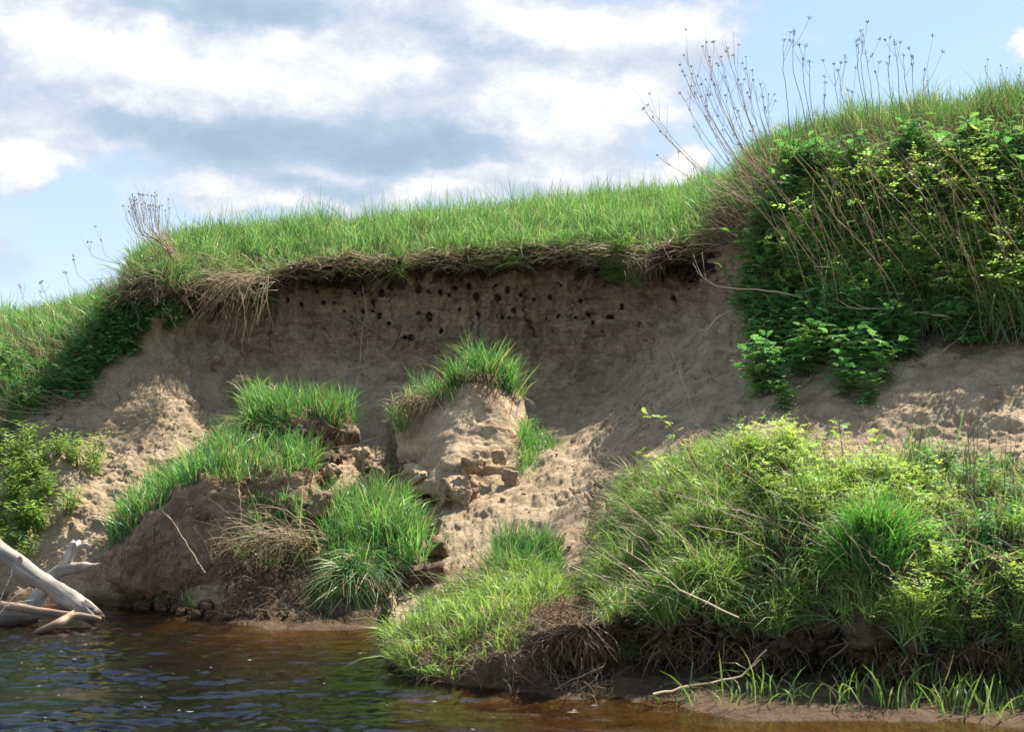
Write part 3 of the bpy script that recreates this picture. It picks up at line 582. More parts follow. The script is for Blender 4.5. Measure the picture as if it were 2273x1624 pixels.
def blades(buf, pts, nr, lo, hi, w=.007, bend=(.1, .6), pal=GREENS, dry=.03, up=.75, spread=.22, bias=(0, 0, 0), K=5):
    n = len(pts)
    if n == 0: return
    Lr = rng.uniform(lo, hi, n)*rng.uniform(.7, 1.2, n)*np.clip(1+.75*fbm(pts*[1, 1, .3], 3.0, 2, .6, off=3.3), .45, 1.7)
    u = nrm(nr*(1-up)+np.array([0, 0, 1.])*up+rng.normal(0, spread, (n, 3))*[1, 1, .3]+np.array(bias)*.4)
    h = rng.normal(size=(n, 3)); h[:, 2] = 0; h = nrm(nrm(h)+np.array(bias))
    b = rng.uniform(*bend, n)**1.2; t = np.linspace(0, 1, K)[None, :, None]
    Pn = pts[:, None]+Lr[:, None, None]*(u[:, None]*t*(1-.12*b[:, None, None]*t)+h[:, None]*(b[:, None, None]*t**2.2)-np.array([0, 0, 1.])*(b[:, None, None]**1.6*.62*t**3.2))
    ang = rng.uniform(0, 2*np.pi, n); sd = nrm(np.cross(u, np.stack([np.cos(ang), np.sin(ang), 0*ang], 1)))
    prof = np.array([.75, 1, .92, .62, .06]) if K == 5 else np.interp(np.linspace(0, 1, K), [0, .25, .6, 1], [.75, 1, .8, .06])
    ww = w*rng.uniform(.6, 1.3, n)[:, None]*prof[None]
    buf.ribbons(Pn, sd, ww, colours(n, pal, dry=dry))
def strands(buf, pts, dirs, lo, hi, r=.0025, sag=1.0, wig=.25, pal=STRAWC, K=7, rib=False):
    n = len(pts); Lr = rng.uniform(lo, hi, n); u = nrm(dirs); P_ = np.zeros((n, K, 3)); P_[:, 0] = pts; dcur = u.copy()
    for k in range(1, K):
        dcur = nrm(dcur+rng.normal(0, wig*.5, (n, 3))+np.array([0, 0, -1.])*sag*(.35 if k < K*.7 else .5))
        P_[:, k] = P_[:, k-1]+dcur*(Lr/(K-1))[:, None]
    rr = r*rng.uniform(.6, 1.4, n)[:, None]*np.linspace(1.1, .4, K)[None]
    buf.tubes(P_, rr, colours(n, pal, .15), 3)

# meadow on top of the cliff
mb = Buf()
m = (Gvr > 11.0) & (Gvr < 13.5) & (Gpx < 1650) & (Gpx > 300)
p, q, k = pick(62000, m, dens=(1.3-.25*np.clip(Gvr-11, 0, 2))*(.55+.6*sstep(-.2, .4, big))); blades(mb, p, q, .15, .33, .0085, (.08, .7), GREENS*1.05, .05, spread=.2)
p, q, k = pick(9000, (Gvr > 12.3) & (Gvr < 13.6) & (Gpx > 300) & (Gpx < 1640)); blades(mb, p, q, .25, .52, .007, (.05, .6), GREENS*.95, .05, spread=.15)
p, q, k = pick(14000, (Gvr > 13.2) & (Gvr < 16) & (GP[:, 1] < 40) & (Gpx > -300)); blades(mb, p, q, .2, .35, .014, (.05, .4), GREENS, .04)
MB_ = (lambda: tag(mb.obj('meadow_grass', M_GRASS), 'thick fresh green meadow grass along the top of the eroded cliff', 'grass', kind='stuff'))
# left shoulder of the bank
lb = Buf()
m = pmask([(-300,700),(-300,1060),(0,975),(60,940),(130,905),(210,850),(260,780),(250,690),(290,600),(330,570),(420,560),(440,610),(400,650),(300,655),(270,670),(200,690)], 6.3, 13.6)
p, q, k = pick(34000, m); blades(lb, p, q, .14, .32, .009, (.1, .8), GREENS*1.0, .10, spread=.25, bias=(-.1, 0, 0))
m = (Gvr > 12.4) & (Gvr < 13.6) & (Gpx < 260); p, q, k = pick(9000, m); blades(lb, p, q, .15, .3, .007, (.05, .5), GREENS, .04)
tag(lb.obj('bank_grass', M_GRASS), 'fresh green grass covering the left shoulder of the bank', 'grass', kind='stuff')
# tall grass at the top of the right bank
rb = Buf()
m = (Gvr > 10.6) & (Gvr < 13.6) & (Gpx > 1630)
p, q, k = pick(30000, m); blades(rb, p, q, .16, .34, .008, (.1, .6), GREENS*.8, .10, spread=.2, bias=(-.15, 0, 0))
p, q, k = pick(6000, (Gvr > 12.2) & (Gvr < 13.5) & (Gpx > 1650)); blades(rb, p, q, .24, .46, .0065, (.1, .5), GREENS*.9, .08, spread=.14)
m = (Gvr > 8) & (Gvr < 10.8) & (Gpx > 1715); p, q, k = pick(20000, m, dens=.1+sstep(-.1, .4, big)); blades(rb, p+q*.06, q, .2, .42, .009, (.1, .8), GREENS, .14)
tag(rb.obj('bank_grass', M_GRASS), 'tall green grass along the crest of the high right bank', 'grass', kind='stuff')
# foreground right bank: grass mass
fg = Buf()
m = pmask([(1335,1240),(1370,1120),(1450,1050),(1560,1000),(1700,1020),(1990,1060),(2020,1150),(2010,1330),(1900,1400),(1700,1420),(1500,1420),(1360,1400),(1310,1320)], 3.05, 6.2)
p, q, k = pick(25000, m, dens=.2+sstep(-.25, .3, big+fine*.5)); blades(fg, p, q, .13, .25, .0068, (.2, 1.1), LIME*.85, .08, up=.8, spread=.22, bias=(-.15, -.1, 0))
m = pmask([(1340,1200),(1450,1060),(2000,1080),(2010,1330),(1340,1400)], 3.1, 6); p, q, k = pick(2600, m); blades(fg, p, q, .18, .32, .011, (.4, 1.2), LIME*[1, 1, 1.5], .02, up=.9, spread=.2, bias=(-.1, -.1, 0), K=7)
m = (Gpx > 2000) & (Gvr > 1.5) & (Gvr < 6.2); p, q, k = pick(9000, m); blades(fg, p, q, .12, .26, .008, (.2, 1.0), GREENS, .15)
m = (Gpx > 1330) & (Gvr > 1.6) & (Gvr < 3.5); p, q, k = pick(3800, m, dens=.04+sstep(.0, .4, -big)); blades(fg, p, q, .10, .25, .008, (.2, 1.0), LIME*.8, .25)
tag(fg.obj('bank_grass', M_GRASS), 'lush bright green grass covering the near right bank above the water', 'grass', kind='stuff')
# peninsula grass
pg = Buf()
m = pmask([(862,1500),(868,1420),(940,1360),(1050,1280),(1120,1220),(1290,1230),(1330,1290),(1290,1330),(1180,1370),(1150,1430),(1060,1500),(960,1530)], .2, 5.2)
p, q, k = pick(9000, m, dens=.12+sstep(-.2, .35, big+.5*fine)); blades(pg, p, q, .09, .21, .008, (.2, 1.0), LIME*.9, .06, up=.75, spread=.25, bias=(-.1, -.1, 0))
tag(pg.obj('peninsula_grass', M_GRASS), 'short bright grass on the low tongue of bank reaching into the river', 'grass', kind='stuff')

# individual tufts
def surf_tuft(key, poly, n, label, lo, hi, pal=DARKG, nz=.15, w=.0095, bend=(.1, .7), dry=.09, hang=None, group='grass tufts on the slumped blocks', bias=(0, 0, 0)):
    o, v, nr, x, y = B[key]
    idx = np.nonzero(inpoly(x, y, poly) & (nr[:, 2] > nz))[0]
    if not len(idx): print('EMPTY', label); return
    pw = .08+sstep(-.3, .3, fbm(v[idx], 4.5, 2, .6, off=2.2)); k = rng.choice(idx, n, p=pw/pw.sum()); org = v[idx].mean(0); b_ = Buf(); blades(b_, v[k]+rng.normal(0, .006, (n, 3)), nr[k], lo, hi, w, bend, pal, dry, bias=bias)
    kk = rng.choice(idx, n//12); strands(b_, v[kk], nr[kk]*.3+rng.normal(0, .6, (len(kk), 3))+[-.1, -.5, .1], .10, .34, .0026, .55, .35, STRAWC*.9)
    if hang:
        idx = np.nonzero(inpoly(x, y, hang) & (nr[:, 1] < .1))[0]; k = rng.choice(idx, n//5)
        blades(b_, v[k], nr[k], lo, hi*.95, w, (.7, 1.5), pal, .2, up=.35, bias=(0, -.5, 0))
    t = b_.obj('grass_tuft', M_GRASS, origin=org); tag(t, label, 'grass tuft', group)
surf_tuft('long', [(205,1260),(200,1180),(330,1030),(470,900),(690,900),(705,1050),(600,1072),(430,1085),(330,1150),(240,1265)], 4200, 'long strip of grass running down the ridge of the left soil block', .14, .32, DARKG*1.1, .35)
surf_tuft('upper', [(535,1000),(530,850),(790,850),(790,985),(740,960),(700,930),(640,930),(620,1000)], 2700, 'rounded grass cap on the turf block high on the left slope', .16, .38, DARKG*1.1, .2, hang=[(530,940),(650,940),(640,1010),(530,1010)])
surf_tuft('centre', [(855,970),(850,900),(940,850),(1000,830),(1010,900),(930,905),(900,960)], 950, 'grass on the left shoulder of the pale central block', .14, .32, DARKG*1.1, .1)
surf_tuft('centre', [(1000,870),(1010,800),(1090,800),(1180,860),(1180,905),(1110,870),(1080,845),(1040,850)], 1400, 'grass tuft crowning the peak of the pale central block', .18, .42, DARKG*1.05, .0)
surf_tuft('clump', [(700,1290),(710,1100),(940,1100),(950,1300),(860,1270),(780,1290)], 3800, 'tall rounded green grass tuft drooping over a sod mound by the water', .20, .44, DARKG*1.15, .0, hang=[(730,1230),(860,1240),(850,1310),(740,1310)])
surf_tuft('foot', [(540,1260),(540,1190),(680,1190),(680,1260)], 700, 'sparse grass tuft with dead stems between the two left mounds', .14, .28, DARKG*1.2, .2, dry=.25)
surf_tuft('long', [(550,1200),(545,1110),(670,1110),(680,1200)], 420, 'thin upright grass sprouting from the face of the left soil block', .12, .22, DARKG*1.2, -.6)
def ground_tuft(poly, n, label, lo, hi, pal=DARKG, v0=0, v1=8, w=.009, group='grass tufts growing on the bare slope', bend=(.1, .8), dry=.04, up=.8):
    p, q, k = pick(n, pmask(poly, v0, v1)); b_ = Buf(); blades(b_, p, q, lo, hi, w, bend, pal, dry, up=up)
    tag(b_.obj('grass_tuft', M_GRASS, origin=p.mean(0)), label, 'grass tuft', group)
# narrow tuft on the right flank of the central block
o, v, nr, x, y = B['centre']; idx = np.nonzero(inpoly(x, y, [(1155,950),(1235,955),(1232,1060),(1190,1112),(1158,1080)]))[0]; k = rng.choice(idx, 2000); b_ = Buf()
blades(b_, v[k]-[0, .05, 0], nr[k], .14, .32, .007, (.2, .9), DARKG*1.2, .05, up=.8); tag(b_.obj('grass_tuft', M_GRASS, origin=v[idx].mean(0)), 'narrow grass tuft hanging down the right side of the central block', 'grass tuft', 'grass tufts on the slumped blocks')
ground_tuft([(1090,1290),(1110,1230),(1240,1230),(1250,1290)], 2600, 'dark green tuft standing at the head of the peninsula', .18, .32, DARKG*.95, 2, 6)
ground_tuft([(330,1350),(335,1325),(365,1325),(365,1350)], 60, 'tiny grass sprig on the wet shore right of the driftwood', .08, .16, LIME)
ground_tuft([(400,1360),(405,1330),(440,1330),(440,1360)], 50, 'small grass sprig at the waterline below the left mounds', .08, .16, LIME)
ground_tuft([(1350,640),(1360,560),(1470,560),(1450,610),(1430,640)], 2800, 'fringe of grass drooping over the cliff edge on a sagging sod lip', .12, .24, LIME*.8, 10.2, 12, bend=(.3, 1.1), up=.6)
ground_tuft([(505,600),(560,600),(585,650),(540,670)], 900, 'green grass hanging at the left end of the cliff edge', .12, .24, LIME*.85, 10.2, 12.4, bend=(.4, 1.2), up=.5)
ground_tuft([(1880,1300),(1890,1230),(1990,1230),(1990,1300)], 1700, 'deep green upright tuft in the middle of the near right bank', .22, .36, DARKG*[.9,1.1,.7], 2, 6)
ground_tuft([(1960,1430),(1975,1350),(2120,1350),(2110,1430)], 1900, 'yellow green fine grass tuft leaning left on the near right bank', .20, .32, LIME*1.1, 1.5, 5, w=.0055)
ground_tuft([(1460,1600),(1480,1540),(1900,1540),(1900,1605)], 70, 'sparse grass blades sprouting on the wet sand spit', .10, .30, LIME*.8, .05, 1.6, w=.010, bend=(.3, 1.3))
ground_tuft([(1900,1615),(1910,1530),(2300,1500),(2300,1620)], 200, 'grass at the waterline in the right corner', .12, .26, LIME*.8, .05, 1.4)

# ------------------------------------------------------------------ dry thatch, roots
th = Buf()
m = (Gvr > 10.6) & (Gvr < 11.35) & (Gpx > 560) & (Gpx < 1620); p, q, k = pick(1500, m)
dr = np.stack([rng.normal(-.25, .9, len(p)), -np.abs(rng.normal(.45, .4, len(p))), rng.normal(.12, .18, len(p))], 1); dr[:, 0] *= 1.6; strands(th, p+[0, -.04, .03], dr, .14, .48, .0028, .12, .25, STRAWC[[0,1,3,2]]*1.1)
m = (Gvr > 10.15) & (Gvr < 11.2) & (Gpx > 420) & (Gpx < 1660); p, q, k = pick(1300, m)
dr = np.stack([rng.normal(0, .8, len(p)), -np.abs(rng.normal(.4, .4, len(p))), rng.normal(-.3, .5, len(p))], 1); strands(th, p, dr, .04, .16, .0020, .7, .6, ROOTC)
p, q, k = pick(1300, (Gvr > 10.75) & (Gvr < 11.4) & (Gpx > 540) & (Gpx < 1640), dens=sstep(.0, .5, big)+.12); blades(mb, p, q, .10, .26, .008, (.5, 1.4), LIME*.9, .15, up=.45, bias=(0, -.8, 0))
tag(th.obj('dry_thatch', M_STRAW), 'dry brown grass thatch and fine roots fringing the cliff edge', 'dry grass', kind='stuff')
MB_()
hb = Buf()
m = pmask([(270,690),(290,610),(400,570),(560,590),(590,650),(480,670),(400,670)], 9.6, 12.2); p, q, k = pick(900, m)
dr = np.stack([rng.normal(-.4, .8, len(p)), -np.abs(rng.normal(.5, .4, len(p))), rng.normal(.25, .35, len(p))], 1); strands(hb, p+[0, -.02, .03], dr, .15, .6, .0032, .45, .3)
tag(hb.obj('dry_thatch', M_STRAW), 'matted dry straw spilling over the left corner of the cliff', 'dry grass', kind='stuff')
def straw_bunch(px0, py0, Y, n, spread, lo, hi, d0, label, sag=.5, pal=STRAWC, r=.0032, grp='hanging bunches of dead grass'):
    b_ = Buf(); c = W(px0, py0, Y); p = c+rng.normal(0, 1, (n, 3))*spread; dr = np.array(d0)+rng.normal(0, .35, (n, 3)); strands(b_, p, dr, lo, hi, r, sag, .22, pal, 9)
    tag(b_.obj('dead_grass_bunch', M_STRAW, origin=c), label, 'dead grass', grp)
straw_bunch(545,620,16.1,150,(.14,.08,.05),.45,1.05,(-.5,-.6,.0),'long bunch of dead grass hanging down the left end of the cliff',.42)
straw_bunch(940,890,14.75,150,(.13,.06,.05),.25,.55,(-.6,-.6,.15),'thick grey brown bunch of dead grass on the left side of the central block',.55,STRAWC*.8)
straw_bunch(1430,585,15.9,120,(.10,.06,.05),.1,.35,(0,-.5,-.3),'dark roots dangling under the sagging sod lip',.7,ROOTC)
straw_bunch(640,1205,12.4,230,(.20,.08,.05),.3,.75,(-.6,-.55,.5),'arching bunch of dead grass over the low mud mound',.38,STRAWC*.85)
straw_bunch(800,1290,12.0,200,(.20,.06,.05),.15,.4,(0,-.5,-.3),'dead grass fringe under the tall tuft by the water',.8,STRAWC*.8)
straw_bunch(1110,1310,10.4,110,(.18,.10,.05),.25,.5,(-.9,-.1,.35),'spray of thin dead stems lying behind the peninsula grass',.12,STRAWC*.8)
straw_bunch(700,965,14.7,70,(.2,.05,.03),.15,.35,(-.1,-.5,-.3),'brown roots under the upper turf block',.8,ROOTC)
straw_bunch(490,1250,12.7,60,(.10,.05,.05),.15,.4,(.1,-.3,.9),'upright pale dead stems beside the left soil block',.10,STRAWC)
straw_bunch(1060,835,14.8,130,(.12,.06,.04),.08,.28,(.1,-.6,-.2),'brown roots under the grass crowning the central block',.7,ROOTC)
# roots over the faces of the slumped blocks
for key, n, poly, lab in (('long', 260, [(200,1270),(330,1150),(430,1090),(480,1130),(450,1330),(240,1340)], 'matted brown roots draping the left face of the long soil block'),
                     ('foot', 650, [(480,1380),(500,1230),(720,1230),(740,1390)], 'tangle of dead roots over the low mound at the waterline'),
                     ('clump', 500, [(720,1380),(720,1240),(940,1240),(940,1380)], 'dark roots beneath the tall grass tuft')):
    o, v, nr, x, y = B[key]; idx = np.nonzero(inpoly(x, y, poly) & (nr[:, 1] < .3))[0]; k = rng.choice(idx, n); b_ = Buf()
    strands(b_, v[k]+nr[k]*.01, nr[k]*.5+rng.normal(0, .4, (n, 3))+[-.15, -.1, -.3], .08, .38, .0026, .75, .45, ROOTC*1.15)
    tag(b_.obj('root_mat', M_STRAW), lab, 'roots', kind='stuff')
rt = Buf()
m = (Gpx > 1200) & (Gvr > 2.3) & (Gvr < 3.6); p, q, k = pick(1500, m, dens=.05+sstep(-.05, .45, big))
dr = q*.4+rng.normal(0, .7, (len(p), 3))+[-.4, -.1, -.1]; strands(rt, p, dr, .10, .36, .0032, .4, .5, np.concatenate([ROOTC*1.1, STRAWC[:3]*.7]))
m = (Gpx > 1330) & (Gvr > 3.5) & (Gvr < 6.0); p, q, k = pick(1500, m)
dr = rng.normal(0, .5, (len(p), 3))+[-.6, -.1, .6]; strands(rt, p, dr, .2, .5, .0026, .15, .2, STRAWC*.8)
m = pmask([(870,1530),(880,1440),(1000,1400),(1330,1330),(1360,1560)], .1, 4); p, q, k = pick(1800, m)
dr = q*.4+rng.normal(0, .6, (len(p), 3)); strands(rt, p, dr, .08, .28, .0028, .5, .5, ROOTC*1.3)
tag(rt.obj('root_mat', M_STRAW), 'tangled dead roots and old stems along the undercut of the near right bank', 'roots', kind='stuff')
st = Buf()
m = (Gvr > 9.6) & (Gvr < 12.2) & (Gpx > 1620); p, q, k = pick(3000, m)
dr = rng.normal(0, .5, (len(p), 3))+[-.6, -.3, .7]; strands(st, p, dr, .2, .6, .0030, .22, .22)
m = pmask([(1600,480),(1600,540),(1720,560),(1720,430),(1640,400)], 9, 13); p, q, k = pick(1500, m)
dr = rng.normal(0, .5, (len(p), 3))+[-.5, -.5, .2]; strands(st, p, dr, .1, .4, .0028, .4, .4, np.concatenate([STRAWC, ROOTC]))
m = pmask([(1950,350),(1950,470),(2400,500),(2400,330)], 9, 13); p, q, k = pick(2600, m)
dr = rng.normal(0, .6, (len(p), 3))+[-.4, -.4, 0]; strands(st, p, dr, .2, .5, .0030, .5, .4, STRAWC*.7)
tag(st.obj('dry_thatch', M_STRAW), 'dead straw matted among the plants of the high right bank', 'dry grass', kind='stuff')

# ------------------------------------------------------------------ leafy plants (prototypes, then copies)
def quad_leaf(base, dirv, up, L_, w, tintc, buf, fold=.15):
    """diamond leaflets, vectorised: base,dirv,up (n,3); L_,w (n,)"""
    s = nrm(np.cross(dirv, up)); n = len(base); L_ = np.broadcast_to(L_, n)[:, None]; w = np.broadcast_to(w, n)[:, None]
    mid = base+dirv*L_*.45; a = mid+s*w*.5+up*w*fold; b = mid-s*w*.5+up*w*fold; tip = base+dirv*L_-up*L_*.12
    V = np.stack([base, a, tip, b], 1).reshape(-1, 3); F = np.arange(n*4).reshape(n, 4)
    F3 = np.concatenate([F[:, [0, 1, 2]], F[:, [0, 2, 3]]]); buf.add(V, F3, np.repeat(tintc, 4, axis=0))
def tansy_proto(seed, h=.42, nst=7, col=(.125,.31,.10)):
    r = np.random.default_rng(seed); lf = Buf(); sb = Buf()
    for s in range(nst):
        a = r.uniform(0, 2*np.pi); lean = r.uniform(.1, .6); H = h*r.uniform(.6, 1.1); tt = np.linspace(0, 1, 6)
        P_ = np.stack([np.cos(a)*lean*H*tt**1.4+r.uniform(-.05, .05), np.sin(a)*lean*H*tt**1.4+r.uniform(-.05, .05), H*tt*(1-.15*lean*tt)], 1)
        sb.tubes(P_[None], np.linspace(.004, .002, 6)[None], np.array([[.12, .13, .05]]), 3)
        for j in range(9):
            t = .12+.88*j/8; base = np.array([np.interp(t, tt, P_[:, c]) for c in range(3)]); b = a+j*2.4+r.uniform(-.4, .4)
            Ll = r.uniform(.10, .17)*(1.1-.35*t); el_ = r.uniform(.1, .7)+.4*t
            dv = np.array([np.cos(b)*np.cos(el_), np.sin(b)*np.cos(el_), np.sin(el_)]); ns = 9; q = np.linspace(.12, 1, ns)
            rach = base+dv*Ll*q[:, None]-np.array([0, 0, 1])*(Ll*.45*q**2)[:, None]
            tang = nrm(np.gradient(rach, axis=0)); upv = nrm(np.cross(np.cross(tang, [0, 0, 1.]), tang)); sd = nrm(np.cross(tang, upv))
            ll = Ll*.40*np.sin(np.pi*(.15+.80*q)); c = np.array(col)*r.uniform(.7, 1.5)*[1+r.uniform(-.15, .5), 1, 1]
            for sg in (-1, 1): quad_leaf(rach, nrm(sd*sg+tang*.55-upv*.1), upv, ll, ll*.34, np.tile(c, (ns, 1)), lf)
            quad_leaf(rach[-1:], tang[-1:], upv[-1:], ll[:1]*1.2, ll[:1]*.5, np.tile(c, (1, 1)), lf)
            lf.ribbons(np.concatenate([base[None], rach])[None, ::3], sd[:1], np.full((1, 4), .003), np.array([c*1.3]))
    return lf, sb
def oval_proto(seed, h=.5, nst=5, col=(.17,.27,.04), arch=.5, leaf=.032, pairs=2, spacing=11, slim=.62, stemc=(.16,.09,.05)):
    r = np.random.default_rng(seed); lf = Buf(); sb = Buf()
    for s in range(nst):
        a = r.uniform(0, 2*np.pi); H = h*r.uniform(.6, 1.15); lean = arch*r.uniform(.5, 1.4); tt = np.linspace(0, 1, 7)
        P_ = np.stack([np.cos(a)*lean*H*tt**1.5+r.uniform(-.04, .04), np.sin(a)*lean*H*tt**1.5+r.uniform(-.04, .04), H*(tt-.35*lean*tt**3)], 1)
        sb.tubes(P_[None], np.linspace(.0045, .0015, 7)[None], np.array([stemc]), 3)
        for j in range(spacing):
            t = .18+.82*(j+r.uniform(0, .5))/spacing; base = np.array([np.interp(t, tt, P_[:, c]) for c in range(3)]); b = a+j*2.4+r.uniform(-.5, .5)
            el_ = r.uniform(-.1, .6); dv = np.array([np.cos(b)*np.cos(el_), np.sin(b)*np.cos(el_), np.sin(el_)]); q = np.linspace(.35, 1, pairs+1); Ll = leaf*(2.2 if pairs > 0 else .3)
            ra = base+dv*Ll*q[:, None]; up_ = nrm(np.cross(np.cross(dv, [0, 0, 1.]), dv)+r.normal(0, .25, 3)); sd = nrm(np.cross(dv, up_))
            c = np.array(col)*r.uniform(.7, 1.35)*[1+r.uniform(-.2, .35), 1, 1]; ll = leaf*r.uniform(.7, 1.15)
            for i in range(pairs):
                for sg in (-1, 1): quad_leaf(ra[i:i+1], nrm(sd*sg+dv*.5)[None], up_[None], ll, ll*slim, c[None], lf, .1)
            quad_leaf(ra[-1:], dv[None], up_[None], ll*1.15, ll*1.15*slim, c[None], lf, .1)
    return lf, sb
def make_plant(name, bufs, label, cat, group):
    e_ = empty(name, (0, 0, 0), label, cat, group); bufs[0].obj('foliage', M_LEAF, e_, smooth=False); bufs[1].obj('stem', M_STRAW, e_); return e_
used = set()
def put(proto, loc, s=1., label=None, group=None, cat=None, tilt=.12):
    if proto.name not in used: o = proto; used.add(proto.name)
    else:
        o = proto.copy(); C.objects.link(o)
        for ch in [c for c in protos_children[proto.name]]:
            c_ = ch.copy(); C.objects.link(c_); c_.parent = o
    o.location = loc; o.rotation_euler = (random.gauss(0, tilt), random.gauss(0, tilt), random.uniform(0, 6.28)); k_ = s*random.uniform(.8, 1.2); o.scale = (k_, k_, k_)
    if label: o['label'] = label
    if group: o['group'] = group
    return o
TL = 'dark green feathery leaved tansy plant in the thicket on the high right bank'; TG = 'tansy plants on the high right bank'
tans = [make_plant('tansy_plant', tansy_proto(s, .40, 7), TL, 'tansy', TG) for s in (1, 2, 3, 4)]
BL = 'yellow green bramble with toothed oval leaves in the thicket on the high right bank'; BG = 'brambles on the high right bank'
bram = [make_plant('bramble', oval_proto(s+20, .55, 6, (.30,.45,.11), .7, .042, 2, 12), BL, 'bramble', BG) for s in (1, 2, 3)]
HL = 'light green narrow leaved herb on the lower left slope'; HG = 'herbs on the lower left slope'
herb = [make_plant('leafy_herb', oval_proto(s+40, .32, 8, (.20,.34,.08), .40, .068, 0, 17, .20, (.14,.16,.06)), HL, 'herb', HG) for s in (1, 2, 3)]
protos_children = {o.name: list(o.children) for o in tans+bram+herb}
def zoned(what, xb, xw, yb, yw):
    def f(x, y): return what+' '+yw[sum(y > b for b in yb)]+' '+xw[sum(x > b for b in xb)]
    return f
def scatter(protos, n, mask, s, label, group, sink=.03, dens=None):
    p, q, k = pick(n, mask, dens)
    for i in range(n): put(protos[i % len(protos)], p[i]-[0, 0, sink]+q[i]*.05, s, label(Gpx[k[i]], Gpy[k[i]]) if callable(label) else label, group)
m = pmask([(1690,880),(1670,620),(1700,560),(1720,470),(1800,400),(1950,370),(2400,380),(2400,760),(2250,760),(2060,780),(1950,860),(1800,850)], 6.6, 11.6)
scatter(tans, 210, m, 1.12, zoned('dark feathery tansy', (1790, 1880, 1970, 2060, 2150), ('beside the cliff corner', 'right of the cliff corner', 'left of the thicket middle', 'in the thicket middle', 'right of the thicket middle', 'by the right frame edge'), (500, 570, 650, 740), ('high under the crest grass', 'in the upper thicket', 'halfway down the thicket', 'in the lower thicket', 'just above bare sand')), TG)
m = pmask([(1800,470),(2000,470),(2130,420),(2400,520),(2400,730),(2150,730),(2000,720),(1850,730),(1780,650)], 6.6, 11)
scatter(bram, 130, m, 1.05, zoned('yellow green bramble', (1790, 1880, 1970, 2060, 2150), ('beside the cliff corner', 'right of the cliff corner', 'left of the thicket middle', 'in the thicket middle', 'right of the thicket middle', 'by the right frame edge'), (500, 570, 650, 740), ('high under the crest grass', 'in the upper thicket', 'halfway down the thicket', 'in the lower thicket', 'just above bare sand')), BG)
TL2 = 'dark green tansy plant on the left shoulder of the bank'; m = pmask([(110,900),(150,820),(240,730),(270,670),(390,680),(400,720),(330,770),(260,820),(170,890)], 6.5, 11.2)
scatter(tans, 60, m, .85, zoned('dark green tansy', (200, 270, 330), ('at the outer edge of the left shoulder', 'left of the shoulder notch', 'below the left straw mat', 'nearest the cliff wall'), (740, 800, 850), ('topmost', 'fairly high', 'rather low', 'lowest')), 'tansy plants on the left shoulder')
TL3 = 'lighter green feathery plant at the left edge of the bank'; m = pmask([(-200,970),(-200,800),(130,790),(200,850),(60,940)], 6, 11); scatter(tans, 26, m, .7, TL3, 'feathery plants at the left edge of the bank')
m = pmask([(-250,1240),(-250,980),(60,990),(150,1010),(235,1040),(220,1090),(100,1190),(60,1260)], .8, 7.5); scatter(herb, 85, m, 1.0, zoned('light green narrow leaved herb', (60, 130, 190), ('at the left frame edge', 'near the left frame edge', 'above the forked branch', 'beside the sunlit sand'), (1040, 1090, 1150), ('highest on the lower slope', 'upper on the lower slope', 'lower on the slope', 'just above the driftwood')), HG)
for (a, b, lab, s) in ((1740,900,'low tansy plant growing alone on the sand under the thicket',.8),(1880,880,'broad tansy plant with spreading fronds at the foot of the thicket',1.1),
   (1920,900,'drooping tansy plant on bare sand right of the broad one',.9),(1690,760,'small tansy seedling against the cliff corner',.5)):
    put(tans[0], ground_at(a, b, 5.5, 9), s, lab, 'lone tansy plants on the sand')
m = pmask([(1600,1060),(1800,1030),(2080,1060),(2100,1200),(1950,1260),(1750,1180)], 3.3, 6.4); scatter(bram, 50, m, .5, zoned('bramble on near bank', (1750, 1850, 1950), ('at left among tall grass', 'left of the deep green tuft', 'above the deep green tuft', 'right of the deep green tuft'), (1080, 1140, 1200), ('on the crest', 'just below the crest', 'halfway down', 'lower down')), 'brambles on the near right bank')
m = (Gpx > 2030) & (Gpx < 2500) & (Gvr > 1.4) & (Gvr < 6.0); scatter(tans, 70, m, .5, zoned('feathery tansy on the near right bank', (2100, 2180, 2270), ('beside the grass mass', 'left of the frame edge', 'close to the frame edge', 'at the frame edge'), (1150, 1280, 1400), ('on the crest', 'below the crest', 'halfway down', 'low above the water')), 'tansy plants on the near right bank')
scatter(herb, 60, m, .6, zoned('narrow herb, near right bank', (2100, 2180, 2270), ('beside the grass mass', 'left of the frame edge', 'close to the frame edge', 'at the frame edge'), (1150, 1280, 1400), ('on the crest', 'below the crest', 'halfway down', 'low above the water')), 'herbs on the near right bank')
m = (Gpx > 1980) & (Gpx < 2500) & (Gvr > 1.) & (Gvr < 3.6); scatter(bram, 46, m, .55, 'small leaved bramble on the steep lower right bank', 'brambles low on the right bank')
m = (Gpx > 1300) & (Gpx < 2050) & (Gvr > 3.3) & (Gvr < 5.6); scatter(herb, 45, m, .5, 'leafy herb among the grass of the near right bank', 'herbs among the near bank grass')
for o_ in list(bram)+list(tans)+list(herb):
    if o_.name not in used: bpy.data.objects.remove(o_)

